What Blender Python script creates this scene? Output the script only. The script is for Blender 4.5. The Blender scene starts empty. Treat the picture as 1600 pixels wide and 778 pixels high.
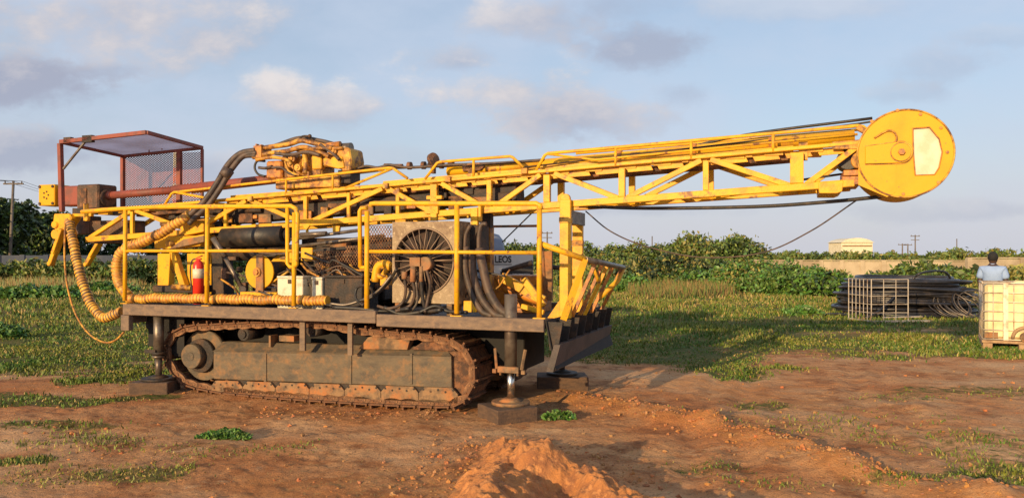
import bpy, math, random
import numpy as np
from mathutils import Vector, Matrix
R = math.radians
random.seed(7); rng = np.random.default_rng(7)
S = bpy.context.scene
COL = S.collection
# ------------------------------------------------------------------ camera, sky, sun, exposure
cam = bpy.data.objects.new('camera', bpy.data.cameras.new('camera')); COL.objects.link(cam)
cam.location = (0, 0, 1.6); cam.rotation_euler = (R(90), 0, 0)
cam.data.lens = 27; cam.data.sensor_width = 36; cam.data.shift_y = 11/1600; cam.data.clip_end = 8000
S.camera = cam
SUN_AZ, SUN_EL = 33.0, 11.8            # light travels 33 deg to the right of +Y
trav = Vector((math.sin(R(SUN_AZ))*math.cos(R(SUN_EL)), math.cos(R(SUN_AZ))*math.cos(R(SUN_EL)), -math.sin(R(SUN_EL))))
sl = bpy.data.lights.new('sun', 'SUN'); sl.energy = 5.0; sl.angle = R(0.6); sl.color = (1.0, 0.71, 0.38)
so = bpy.data.objects.new('sun', sl); COL.objects.link(so); so.rotation_euler = trav.to_track_quat('-Z', 'Y').to_euler()
W = bpy.data.worlds.new('World'); S.world = W; W.use_nodes = True
def build_world():
    nt = W.node_tree; N = nt.nodes; K = nt.links; N.clear()
    out = N.new('ShaderNodeOutputWorld'); bg = N.new('ShaderNodeBackground'); bg.inputs[1].default_value = 0.15
    sky = N.new('ShaderNodeTexSky'); sky.sky_type = 'NISHITA'; sky.sun_disc = False
    sky.sun_elevation = R(SUN_EL); sky.sun_rotation = R(180 + SUN_AZ); sky.air_density = 1.0; sky.dust_density = 1.5; sky.ozone_density = 2.0
    tc = N.new('ShaderNodeTexCoord'); sp = N.new('ShaderNodeSeparateXYZ'); K.new(tc.outputs['Generated'], sp.inputs[0])
    def M(op, a, b=None, clamp=False):
        m = N.new('ShaderNodeMath'); m.operation = op; m.use_clamp = clamp
        for i, x in enumerate((a, b)):
            if x is None: continue
            if isinstance(x, (int, float)): m.inputs[i].default_value = x
            else: K.new(x, m.inputs[i])
        return m.outputs[0]
    zz = M('ADD', M('MAXIMUM', sp.outputs[2], 0.0), 0.16)
    cv = N.new('ShaderNodeCombineXYZ'); K.new(M('DIVIDE', sp.outputs[0], zz), cv.inputs[0]); K.new(M('DIVIDE', sp.outputs[1], zz), cv.inputs[1])
    def noise(scale, det, off, rough=0.55, sy=1.0):
        mp = N.new('ShaderNodeMapping'); mp.inputs['Location'].default_value = off; mp.inputs['Scale'].default_value = (1, sy, 1)
        K.new(cv.outputs[0], mp.inputs[0])
        n = N.new('ShaderNodeTexNoise'); n.inputs['Scale'].default_value = scale; n.inputs['Detail'].default_value = det
        n.inputs['Roughness'].default_value = rough; K.new(mp.outputs[0], n.inputs[0]); return n.outputs[0]
    def ramp(x, a, b):
        m = N.new('ShaderNodeMapRange'); m.interpolation_type = 'SMOOTHSTEP'; m.inputs[1].default_value = a; m.inputs[2].default_value = b; K.new(x, m.inputs[0]); return m.outputs[0]
    def mix(f, a, b):
        m = N.new('ShaderNodeMix'); m.data_type = 'RGBA'
        if isinstance(f, (int, float)): m.inputs[0].default_value = f
        else: K.new(f, m.inputs[0])
        for i, x in ((6, a), (7, b)):
            if isinstance(x, tuple): m.inputs[i].default_value = x
            else: K.new(x, m.inputs[i])
        return m.outputs[2]
    ay = M('ADD', M('ABSOLUTE', sp.outputs[1]), 0.02)
    X = M('DIVIDE', sp.outputs[0], ay); Zc = M('DIVIDE', sp.outputs[2], ay)
    cv2 = N.new('ShaderNodeCombineXYZ'); K.new(X, cv2.inputs[0]); K.new(Zc, cv2.inputs[1])
    def n2(scale, det, off, sy=1.0, rough=.6):
        mp = N.new('ShaderNodeMapping'); mp.inputs['Location'].default_value = off; mp.inputs['Scale'].default_value = (1, sy, 1); K.new(cv2.outputs[0], mp.inputs[0])
        n = N.new('ShaderNodeTexNoise'); n.inputs['Scale'].default_value = scale; n.inputs['Detail'].default_value = det; n.inputs['Roughness'].default_value = rough; K.new(mp.outputs[0], n.inputs[0]); return n.outputs[0]
    veil = ramp(n2(2.2, 7, (3.1, 1.7, 0), 1.9), 0.30, 0.72)
    base = mix(M('ADD', M('MULTIPLY', veil, 0.42), 0.48), sky.outputs[0], (3.45, 3.95, 4.85, 1))
    hz = ramp(sp.outputs[2], 0.20, 0.0)
    base = mix(M('MULTIPLY', hz, 0.75), base, (3.85, 3.8, 4.15, 1))
    wob = n2(7.0, 8, (1.3, 4.4, 3), 1.6, .62); wob2 = n2(3.0, 5, (8.3, 2.4, 1), 1.4)
    fin = base
    # cumulus: direction (x/y, z/y), half sizes, density, 0 = shaded grey .. 1 = sun-warmed
    for (px, py, rx, ry, dn, wm) in ((150, 25, 270, 95, .9, .7), (20, 15, 150, 60, .6, .8), (40, 132, 130, 44, .95, .0), (20, 240, 150, 32, .8, .05), (300, 270, 150, 26, .45, .2), (180, 118, 55, 14, .5, .1), (430, 150, 60, 38, .8, .95), (510, 172, 95, 30, .75, .7),
                                     (830, 38, 130, 40, .75, .6), (720, 100, 75, 32, .6, .45), (800, 150, 165, 58, .9, .85), (890, 180, 150, 34, .8, .55), (1010, 88, 105, 50, .75, .0), (1060, 150, 50, 22, .35, .1), (940, 20, 120, 26, .35, .2), (1470, 110, 90, 34, .3, .2), (1420, 150, 70, 16, .28, .2), (1530, 65, 80, 16, .25, .4), (1000, 330, 260, 16, .3, .1), (1250, 20, 200, 22, .25, .8), (600, 250, 200, 22, .2, .4), (1500, 330, 200, 18, .3, .2)):
        dx = M('MULTIPLY', M('SUBTRACT', X, (px-800)/1200), 1200/rx); dz = M('MULTIPLY', M('SUBTRACT', Zc, (400-py)/1200), 1200/ry)
        d = M('SQRT', M('ADD', M('MULTIPLY', dx, dx), M('MULTIPLY', dz, dz)))
        e = M('ADD', d, M('ADD', M('MULTIPLY', M('SUBTRACT', wob, .5), -3.4), M('MULTIPLY', M('SUBTRACT', wob2, .5), -2.4)))
        mk = M('MULTIPLY', ramp(e, 1.25, .30), dn)
        lit = M('ADD', M('MULTIPLY', dz, .28), M('ADD', M('MULTIPLY', dx, -.10), M('MULTIPLY', M('SUBTRACT', wob, .5), 2.2)))
        lf = M('ADD', lit, wm*1.0 - .22, True)
        fin = mix(mk, fin, mix(lf, (2.35, 2.55, 3.25, 1), (5.2, 4.7, 4.45, 1)))
    K.new(fin, bg.inputs[0]); K.new(bg.outputs[0], out.inputs[0])
build_world()
S.view_settings.view_transform = 'Standard'; S.view_settings.look = 'None'; S.view_settings.gamma = 1
S.view_settings.exposure = 0.16
S.render.engine = 'CYCLES'; S.cycles.max_bounces = 6

# ------------------------------------------------------------------ materials
def node_mat(name): 
    m = bpy.data.materials.new(name); m.use_nodes = True
    nt = m.node_tree; return m, nt, nt.nodes, nt.links, nt.nodes['Principled BSDF']
def mat(name, col, rough=0.6, metal=0.0, col2=None, scale=6.0, lo=0.45, hi=0.6, bump=0.15, bscale=60.0, col3=None, scale3=1.5, lo3=.55, hi3=.75, rand=0.0, streak=1.0, coat=0.0):
    m, nt, N, K, P = node_mat(name)
    P.inputs['Roughness'].default_value = rough; P.inputs['Metallic'].default_value = metal
    tc = N.new('ShaderNodeTexCoord')
    def noise(s, d=6, r=.6, sz=1.0):
        mp = N.new('ShaderNodeMapping'); mp.inputs['Scale'].default_value = (1, 1, sz); K.new(tc.outputs['Object'], mp.inputs[0])
        n = N.new('ShaderNodeTexNoise'); n.inputs['Scale'].default_value = s; n.inputs['Detail'].default_value = d; n.inputs['Roughness'].default_value = r
        K.new(mp.outputs[0], n.inputs[0]); return n.outputs[0]
    def mr(x, a, b):
        r = N.new('ShaderNodeMapRange'); r.inputs[1].default_value = a; r.inputs[2].default_value = b; K.new(x, r.inputs[0]); return r.outputs[0]
    c = None
    cur = N.new('ShaderNodeRGB'); cur.outputs[0].default_value = (*col, 1); cur = cur.outputs[0]
    def mixc(f, a, b):
        x = N.new('ShaderNodeMix'); x.data_type = 'RGBA'; K.new(f, x.inputs[0]); K.new(a, x.inputs[6])
        if isinstance(b, tuple): x.inputs[7].default_value = (*b, 1)
        else: K.new(b, x.inputs[7])
        return x.outputs[2]
    if col2: cur = mixc(mr(noise(scale, sz=streak), lo, hi), cur, col2)
    if col3: cur = mixc(mr(noise(scale3, 8, .65), lo3, hi3), cur, col3)
    if rand > 0:
        g = N.new('ShaderNodeNewGeometry'); r = N.new('ShaderNodeMapRange'); r.inputs[3].default_value = 1-rand; r.inputs[4].default_value = 1+rand
        K.new(g.outputs['Random Per Island'], r.inputs[0])
        hs = N.new('ShaderNodeHueSaturation'); K.new(r.outputs[0], hs.inputs['Value']); K.new(cur, hs.inputs['Color'])
        h2 = N.new('ShaderNodeMapRange'); h2.inputs[3].default_value = .5-rand*.06; h2.inputs[4].default_value = .5+rand*.06
        mm = N.new('ShaderNodeMath'); mm.operation = 'FRACT'; mu = N.new('ShaderNodeMath'); mu.operation = 'MULTIPLY'; mu.inputs[1].default_value = 7.31
        K.new(g.outputs['Random Per Island'], mu.inputs[0]); K.new(mu.outputs[0], mm.inputs[0]); K.new(mm.outputs[0], h2.inputs[0]); K.new(h2.outputs[0], hs.inputs['Hue'])
        cur = hs.outputs[0]
    K.new(cur, P.inputs['Base Color'])
    if bump > 0:
        b = N.new('ShaderNodeBump'); b.inputs['Strength'].default_value = bump; b.inputs['Distance'].default_value = 0.02; K.new(noise(bscale, 4), b.inputs['Height']); K.new(b.outputs[0], P.inputs['Normal'])
    if coat: P.inputs['Coat Weight'].default_value = coat
    return m
YEL = (0.74, 0.385, 0.016)
M_ = {}
M_['yellow'] = mat('yellow paint', YEL, .45, 0, (0.58, 0.27, 0.03), 7, .46, .64, .12, 40, (0.25, 0.11, 0.045), 8, .575, .66)
M_['rail'] = mat('yellow rail paint', (0.74, 0.385, 0.014), .4, 0, (0.60, 0.26, 0.03), 9, .50, .66, .12, 30, (0.22, 0.10, 0.045), 15, .60, .66)
M_['disc'] = mat('deep yellow paint', (0.66, 0.335, 0.008), .48, 0, (0.60, 0.275, 0.010), 3.5, .46, .72, .12, 5, (0.36, 0.16, .04), 16, .64, .70)
for k_ in ('yellow', 'rail', 'disc'): M_[k_].node_tree.nodes['Principled BSDF'].inputs['Specular IOR Level'].default_value = .25
M_['dirtyel'] = mat('grimy yellow paint', (0.50, 0.22, 0.025), .55, .1, (0.14, 0.06, 0.025), 11, .42, .58, .4, 45, (0.62, 0.34, 0.04), 6, .5, .6)
M_['orange'] = mat('orange brown paint', (0.55, 0.20, 0.02), .5, .0, (0.24, 0.09, 0.03), 12, .45, .6, .2, 45)
M_['red'] = mat('rusty red oxide', (0.25, 0.055, 0.032), .6, .0, (0.16, 0.05, 0.035), 8, .45, .6, .1, 50)
M_['rust'] = mat('rusty steel', (0.23, 0.10, 0.045), .85, .1, (0.075, 0.042, 0.028), 11, .40, .57, .6, 60, (0.34, 0.17, 0.08), 5, .5, .65)
M_['mud'] = mat('mud coated steel', (0.27, 0.16, 0.08), .85, 0, (0.12, 0.08, 0.05), 8, .44, .60, .4, 40, (0.38, 0.15, 0.05), 5, .48, .62)
M_['frame'] = mat('dirty track frame steel', (0.135, 0.10, 0.062), .7, .05, (0.075, 0.06, 0.045), 5, .40, .66, .45, 26, (0.23, 0.125, 0.055), 9, .50, .68, streak=2.0)
M_['beam'] = mat('weathered deck beam', (0.20, 0.135, 0.088), .75, .0, (0.115, 0.082, 0.065), 6, .40, .66, .35, 40, (0.27, 0.17, 0.10), 13, .52, .72, streak=3.)
M_['lip'] = mat('dull dark plate', (0.075, 0.058, 0.052), .65, .1, (0.045, 0.037, 0.034), 5, .42, .64, .3, 30, (0.14, 0.085, 0.055), 9, .56, .72)
M_['dark'] = mat('dark grimy steel', (0.028, 0.022, 0.019), .65, .2, (0.085, 0.045, 0.024), 7, .47, .66, .4, 40)
M_['grime'] = mat('oily rusty casing', (0.075, 0.045, 0.028), .6, .2, (0.17, 0.08, 0.04), 7, .45, .62, .6, 30)
M_['void'] = mat('near black plate', (0.010, 0.009, 0.009), .8, 0, (0.02, 0.015, 0.012), 4, .45, .66, .2, 40)  # near-black base with a slight random tone
M_['black'] = mat('black rubber hose', (0.022, 0.02, 0.019), .5, 0, (0.06, 0.042, 0.03), 9, .48, .66, .1, 60)
M_['hosebrown'] = mat('dusty brown hose', (0.10, 0.062, 0.042), .6, 0, (0.045, 0.032, 0.026), 12, .45, .6, .1, 60)
M_['wrap'] = mat('yellow spiral wrap', (0.70, 0.37, 0.04), .5, 0, (0.45, 0.21, 0.045), 9, .44, .62, .1, 50, (0.16, 0.08, 0.03), 5, .54, .66)
M_['chrome'] = mat('chrome rod', (0.62, 0.60, 0.56), .25, 1.0, (0.3, .25, .2), 9, .58, .7, .0)
M_['steel'] = mat('grey steel', (0.20, 0.165, 0.13), .45, .6, (0.12, 0.09, 0.07), 8, .45, .6, .1, 50)
M_['galv'] = mat('galvanised cage bar', (0.62, 0.52, 0.40), .5, .3, (0.34, 0.22, 0.14), 6, .5, .65, 0)
M_['casing'] = mat('bare dented sheet steel', (0.25, 0.18, 0.105), .55, .25, (0.15, 0.095, 0.055), 7, .45, .62, .25, 16, (0.34, 0.26, .16), 22, .55, .62)
M_['fan'] = mat('fan wire', (0.26, 0.18, 0.12), .6, .4, bump=0)
M_['core'] = mat('radiator core', (0.035, 0.024, 0.018), .8, 0, (0.07, 0.036, 0.025), 7, .45, .62, .5, 120)
M_['white'] = mat('off white box', (0.62, 0.56, 0.42), .5, 0, (0.42, 0.35, 0.24), 9, .52, .66, .05)
M_['liner'] = mat('dull canopy sheet', (0.36, 0.37, 0.40), .55, .2, (0.24, 0.2, 0.2), 6, .45, .6, .1)
M_['exred'] = mat('extinguisher red', (0.62, 0.03, 0.015), .3, 0, bump=0)
M_['bulb'] = mat('cream translucent guard window', (0.64, 0.57, 0.40), .5, 0, (0.54, 0.46, 0.29), 4, .45, .6, 0)
M_['timber'] = mat('old timber darkened for shade', (0.12, 0.070, 0.042), .9, 0, (0.08, 0.05, 0.035), 8, .42, .6, .5, 30, streak=4)  # darkened base stands in for shade over the left block
M_['palewood'] = mat('pallet wood', (0.42, 0.27, 0.14), .85, 0, (0.26, 0.15, 0.08), 8, .42, .6, .3, 30)
M_['tank'] = mat('yellowed plastic tank', (0.74, 0.62, 0.36), .45, 0, (0.62, 0.46, 0.22), 3, .42, .62, .05, 12)
M_['wall'] = mat('weathered cream wall', (0.46, 0.37, 0.25), .9, 0, (0.30, 0.23, 0.15), .5, .42, .6, .2, 8)
M_['cream'] = mat('cream building paint', (0.72, 0.64, 0.46), .8, 0, (0.6, .52, .36), 1.5, .5, .65, 0)
M_['bluewall'] = mat('faded blue sheet', (0.045, 0.06, 0.095), .7, 0, (0.08, 0.085, 0.11), .8, .45, .6, 0)
M_['pole'] = mat('weathered pole', (0.17, 0.14, 0.115), .85, 0, (0.1, .08, .07), 3, .45, .6, 0)
M_['bark'] = mat('bark', (0.09, 0.06, 0.04), .9, 0, (0.05, 0.035, 0.025), 6, .45, .6, .4, 20)
M_['leafdark'] = mat('dark tree leaves', (0.030, 0.052, 0.014), .55, 0, bump=0, rand=.5)
M_['leafmid'] = mat('mid green leaves', (0.105, 0.155, 0.028), .55, 0, bump=0, rand=.5)
M_['leafvine'] = mat('bright vine leaves', (0.085, 0.175, 0.028), .5, 0, bump=0, rand=.5)
M_['leafyel'] = mat('yellow green scrub leaves', (0.22, 0.20, 0.045), .6, 0, bump=0, rand=.4)
M_['skin'] = mat('dark brown skin', (0.06, 0.030, 0.018), .5, 0, bump=0)
M_['hair'] = mat('black hair', (0.012, 0.011, 0.010), .8, 0, bump=.4, bscale=200)
M_['shirt'] = mat('white shirt tinted for shade', (0.28, 0.39, 0.62), .8, 0, (0.21, 0.30, 0.50), 3, .45, .65, .3, 14)  # white cloth; the blue tint stands in for shade on it
M_['trouser'] = mat('dark trousers', (0.03, 0.032, 0.045), .8, 0, bump=.2, bscale=20)
M_['signwhite'] = mat('sign white', (0.62, 0.59, 0.55), .5, 0, (0.5, .46, .42), 3, .5, .66, 0)
M_['signblack'] = mat('sign black', (0.02, 0.018, 0.02), .5, 0, bump=0)
M_['bluegrey'] = mat('blue grey tank', (0.14, 0.17, 0.24), .5, 0, (0.2, .22, .28), 2, .45, .6, 0)
M_['palegreen'] = mat('pale metal', (.5, .5, .45), .5, 0, bump=0)

def sheet_mat():      # dusty translucent roofing sheet
    m, nt, N, K, P = node_mat('translucent roof sheet'); P.inputs['Base Color'].default_value = (.55, .55, .6, 1); P.inputs['Roughness'].default_value = .6
    t = N.new('ShaderNodeBsdfTranslucent'); t.inputs[0].default_value = (.62, .60, .68, 1); x = N.new('ShaderNodeMixShader'); n = N.new('ShaderNodeTexNoise'); n.inputs['Scale'].default_value = 3; n.inputs['Detail'].default_value = 6
    r_ = N.new('ShaderNodeMapRange'); r_.inputs[1].default_value = .35; r_.inputs[2].default_value = .65; r_.inputs[3].default_value = .7; r_.inputs[4].default_value = .95
    K.new(n.outputs[0], r_.inputs[0]); K.new(r_.outputs[0], x.inputs[0]); K.new(P.outputs[0], x.inputs[1]); K.new(t.outputs[0], x.inputs[2]); K.new(x.outputs[0], N['Material Output'].inputs[0]); return m
M_['liner'] = sheet_mat()
# ------------------------------------------------------------------ mesh builder
def V(*a): return Vector(a[0]) if len(a) == 1 else Vector(a)
def frame_of(d, up=None):
    d = d.normalized()
    up = up or Vector((0, 0, 1))
    if abs(d.dot(up)) > .98: up = Vector((0, 1, 0)) if abs(d.y) < .9 else Vector((1, 0, 0))
    s = d.cross(up).normalized(); t = s.cross(d).normalized()
    return s, t
class MB:
    def __init__(s): s.v = []; s.f = []; s.m = []; s.sm = []
    def _add(s, vs, fs, m=0, smooth=False):
        b = len(s.v); s.v += [tuple(x) for x in vs]
        for f in fs: s.f.append(tuple(b+i for i in f)); s.m.append(m); s.sm.append(smooth)
        return s
    def box(s, a, b, m=0):          # axis aligned between corners
        x0, x1 = sorted((a[0], b[0])); y0, y1 = sorted((a[1], b[1])); z0, z1 = sorted((a[2], b[2]))
        vs = [(x0,y0,z0),(x1,y0,z0),(x1,y1,z0),(x0,y1,z0),(x0,y0,z1),(x1,y0,z1),(x1,y1,z1),(x0,y1,z1)]
        return s._add(vs, [(0,3,2,1),(4,5,6,7),(0,1,5,4),(1,2,6,5),(2,3,7,6),(3,0,4,7)], m)
    def bar(s, p, q, w, h=None, m=0, up=None):
        p, q = V(p), V(q); h = h or w; a, b = frame_of(q-p, up)
        vs = [c + a*(i*w/2) + b*(j*h/2) for c in (p, q) for i, j in ((-1,-1),(1,-1),(1,1),(-1,1))]
        return s._add(vs, [(0,3,2,1)[::-1],(4,5,6,7)[::-1],(0,1,5,4)[::-1],(1,2,6,5)[::-1],(2,3,7,6)[::-1],(3,0,4,7)[::-1]], m)
    def tube(s, pts, r, n=10, m=0, cap=True, mfun=None):
        pts = [V(p) for p in pts]; k = len(pts); rr = r if isinstance(r, (list, tuple)) else [r]*k
        vs = []; a = None
        for i, p in enumerate(pts):
            d = (pts[min(i+1, k-1)] - pts[max(i-1, 0)]).normalized()
            if a is None: a, b = frame_of(d)
            else:
                a = (a - d*a.dot(d)).normalized(); b = a.cross(d).normalized()
            for j in range(n):
                t = 2*math.pi*j/n; vs.append(p + (a*math.cos(t) + b*math.sin(t))*rr[i])
        base = len(s.v); s.v += [tuple(x) for x in vs]
        for i in range(k-1):
            mm = mfun(i) if mfun else m
            for j in range(n):
                j2 = (j+1) % n; s.f.append((base+i*n+j, base+i*n+j2, base+(i+1)*n+j2, base+(i+1)*n+j)); s.m.append(mm); s.sm.append(True)
        if cap:
            s.f.append(tuple(base+j for j in range(n))[::-1]); s.m.append(m); s.sm.append(False)
            s.f.append(tuple(base+(k-1)*n+j for j in range(n))); s.m.append(m); s.sm.append(False)
        return s
    def cyl(s, p, q, r, n=20, m=0, r2=None): return s.tube([p, q], [r, r2 if r2 is not None else r], n, m)
    def prism(s, outline, ext, m=0):  # planar outline, extruded by ext
        o = [V(p) for p in outline]; e = V(ext); n = len(o)
        return s._add(o + [p+e for p in o], [tuple(range(n)), tuple(range(2*n-1, n-1, -1))] + [(i, n+i, n+(i+1) % n, (i+1) % n) for i in range(n)], m)
    def ell(s, c, r, n=14, k=9, m=0, jit=0.0):
        c = V(c); vs = []; r = r if isinstance(r, (tuple, list)) else (r, r, r)
        for i in range(k+1):
            t = math.pi*i/k
            for j in range(n):
                p = 2*math.pi*j/n; q = 1 + random.uniform(-jit, jit)
                vs.append(c + Vector((r[0]*math.sin(t)*math.cos(p), r[1]*math.sin(t)*math.sin(p), r[2]*math.cos(t)))*q)
        fs = [(i*n+j, (i+1)*n+j, (i+1)*n+(j+1) % n, i*n+(j+1) % n) for i in range(k) for j in range(n)]
        return s._add(vs, fs, m, True)
    def build(s, name, mats, parent=None, bevel=0.0, loc=None):
        me = bpy.data.meshes.new(name); me.from_pydata(s.v, [], s.f)
        mats = mats if isinstance(mats, (list, tuple)) else [mats]
        for x in mats: me.materials.append(M_[x] if isinstance(x, str) else x)
        me.polygons.foreach_set('material_index', s.m); me.polygons.foreach_set('use_smooth', s.sm); me.update()
        import bmesh
        bm = bmesh.new(); bm.from_mesh(me); bmesh.ops.recalc_face_normals(bm, faces=bm.faces); bm.to_mesh(me); bm.free()
        o = bpy.data.objects.new(name, me); COL.objects.link(o); o.parent = parent
        if loc: o.location = loc
        if bevel: 
            b = o.modifiers.new('bevel', 'BEVEL'); b.width = bevel; b.segments = 1; b.limit_method = 'ANGLE'; b.angle_limit = R(50)
        return o
def tag(o, label=None, cat=None, group=None, kind=None):
    if label: o['label'] = label
    if cat: o['category'] = cat
    if group: o['group'] = group
    if kind: o['kind'] = kind
    return o
def empty(name, loc=(0,0,0), rz=0, label=None, cat=None, group=None):
    o = bpy.data.objects.new(name, None); COL.objects.link(o); o.location = loc; o.rotation_euler = (0, 0, rz); o.empty_display_size = .2
    return tag(o, label, cat, group)
def copy_tree(o, parent=None):
    c = o.copy(); COL.objects.link(c); c.parent = parent
    for ch in list(o.children): copy_tree(ch, c)
    return c
def smooth_path(pts, n=8):
    pts = [V(p) for p in pts]; P = [pts[0]*2-pts[1]] + pts + [pts[-1]*2-pts[-2]]; out = []
    for i in range(1, len(P)-2):
        for k in range(n):
            t = k/n; a, b, c, d = P[i-1], P[i], P[i+1], P[i+2]
            out.append(.5*((2*b) + (c-a)*t + (2*a-5*b+4*c-d)*t*t + (3*b-a-3*c+d)*t*t*t))
    out.append(P[-2]); return out
def resample(pts, step):
    pts = [V(p) for p in pts]; d = [0.0]
    for a, b in zip(pts, pts[1:]): d.append(d[-1] + (b-a).length)
    n = max(2, int(round(d[-1]/step))); out = []; j = 0
    for i in range(n+1):
        t = d[-1]*i/n
        while j < len(d)-2 and d[j+1] < t: j += 1
        s_ = (t-d[j])/max(1e-9, d[j+1]-d[j]); out.append(pts[j].lerp(pts[j+1], min(1, max(0, s_))))
    return out
# ------------------------------------------------------------------ measuring: photograph pixels -> metres
CAMH, FPX = 1.6, 1200.0
def G(px, Y, z=0.0): return Vector(((px-800)/FPX*Y, Y, z))
def Z(py, Y): return CAMH + (400-py)/FPX*Y
RA = Vector((-4.6, 9.1)); RYAW = -20.0
EU = Vector((math.cos(R(RYAW)), math.sin(R(RYAW)))); EV = Vector((-EU.y, EU.x))
def L(px, py, v):       # point of the drilling rig's own plane v (metres in from its near deck edge)
    dx, dz = (px-800)/FPX, (400-py)/FPX
    t = (v + RA.dot(EV))/(dx*EV.x + EV.y)
    p = Vector((dx*t, t)) - RA
    return Vector((p.dot(EU), v, CAMH + dz*t))
def Lv(px, py, v, dv): p = L(px, py, v); return p + Vector((0, dv, 0))

# ------------------------------------------------------------------ ground
def fbm(x, y, seed=0, octs=5, gain=.5):
    r = np.random.default_rng(seed); out = np.zeros_like(x); a = 1.0; f = 1.0; tot = 0
    for o in range(octs):
        ph = r.uniform(0, 6.28, 8); an = r.uniform(0, 6.28, 4)
        for k in range(4):
            kx, ky = math.cos(an[k])*f, math.sin(an[k])*f
            out += a*.5*np.sin(kx*x + ky*y + ph[k] + 1.7*np.sin(.6*(ky*x - kx*y)*1.3 + ph[k+4]))/2
        tot += a; a *= gain; f *= 2.07
    return out/tot
def sstep(a, b, x): t = np.clip((x-a)/(b-a), 0, 1); return t*t*(3-2*t)
def grass_mask(x, y):
    n = fbm(x*.9, y*.9, 3, 4) ; n2 = fbm(x*3.1, y*3.1, 5, 3); big = fbm(x*.35+3, y*.35, 9, 3)
    edge = 11.8 + 1.0*np.clip(x/8, -1, 1.2)
    m = sstep(-.9, .7, (y-edge) + 3.0*n + .8*n2)
    # scattered patches in the bare soil
    def patch(px, py, rx, ry, s=1.0):
        Y = 1920/(py-400); X = (px-800)/FPX*Y
        d = np.sqrt(((x-X)/rx)**2 + ((y-Y)/ry)**2); return s*sstep(1.15, .5, d + .9*n2 + .5*n)
    for p in ((190,588,.9,.75,1), (60,625,1.6,.35,.7), (60,665,.9,.22,.5), (350,682,.35,.2,.9), (30,722,.45,.25,.95), (225,745,.55,.25,.6), (90,690,1.0,.35,.35), (250,700,1.4,.4,.25), (130, 745, 1.2, .4, .25),
              (1170,632,.5,.5,.5), (1290,665,1.3,.8,.22), (1545,700,1.1,.7,.34), (1540,612,1.2,.3,.45), (1460,690,.9,.6,.3), (1090,730,.5,.25,.42), (1180,755,.6,.2,.25), (1420,620,.9,.35,.35), (1500,745,1.0,.35,.6), (1380,750,.5,.3,.5)):
        m = np.maximum(m, patch(*p))
    # bare worn streaks inside the grass
    m = m*(1 - .75*sstep(.28, .55, fbm(x*.5+7, y*1.4, 21, 4))*sstep(16, 11, y))
    m = m*(1 - .6*np.exp(-((y-16-.3*(x-7))/.7)**2)*sstep(4, 7, x)*sstep(12, 9, x))
    return np.clip(m, 0, 1)
def height(x, y):
    r = np.sqrt(x*x+y*y)
    h = .035*fbm(x*1.1, y*1.1, 11, 4) + .018*fbm(x*6, y*6, 12, 3)*sstep(30, 14, r)
    h = h + .12*fbm(x*.25, y*.25, 13, 2)*sstep(12, 25, y)
    # low windrow of graded soil running away to the right of the heap
    def ridge(p, q, w, hh):
        ax, ay = p; bx, by = q; dx, dy = bx-ax, by-ay; l2 = dx*dx+dy*dy
        t = np.clip(((x-ax)*dx + (y-ay)*dy)/l2, 0, 1); d = np.hypot(x-ax-t*dx, y-ay-t*dy)
        nn = fbm(x*2.3, y*2.3, 31, 3)
        return hh*(.75+.7*nn)*np.exp(-(d/(w*(1+.5*nn)))**2)
    def g(px, py): Y = 1920/(py-400); return ((px-800)/FPX*Y, Y)
    h = h + ridge(g(905, 625), g(1090, 662), .24, .11) + ridge(g(1090, 662), g(1330, 735), .22, .09) + ridge(g(1330, 735), g(1560, 790), .18, .07)
    h = h + ridge(g(640, 652), g(430, 655), .3, .03) + ridge(g(1010, 600), g(1180, 582), .5, .05)
    h = h + .022*np.abs(fbm(x*14, y*14, 41, 3))*sstep(14, 9, r)
    rz = ridge(g(905, 625), g(1090, 662), .3, 1.) + ridge(g(1090, 662), g(1330, 735), .28, 1.); h = h + rz*(.035*np.abs(fbm(x*17, y*17, 43, 3)) + .03*fbm(x*7, y*7, 44, 2))
    h = h - .03*np.exp(-(((x+1.2)*.3)**2 + ((y-8.4)/.8)**2))
    for off in (0, .42, 1.75, 2.1):      # old tyre ruts curving across the soil
        rx = 1.1+off+.10*(y-4)**1.55; d_ = np.abs(x-rx); h = h + sstep(3.5, 4.5, y)*sstep(13, 10, y)*(-.018*np.exp(-(d_/.13)**2)*(1+.8*fbm(x*6, y*6, 45, 3)) + .007*np.exp(-((d_-.2)/.08)**2))
    for off in (0, .4): rx = -6.2+off+.55*(y-3.5); h = h - .02*np.exp(-((x-rx)/.14)**2)*sstep(9, 7.5, y)*(1+.8*fbm(x*6, y*6, 46, 3))
    for px, py, hh, w in ((1035, 660, .06, .12), (1415, 640, .06, .3), (1555, 775, .08, .3), (1160, 655, .05, .2)):
        X, Y = g(px, py); h = h + hh*np.exp(-(((x-X)/w)**2 + ((y-Y)/w)**2))
    return h
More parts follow.
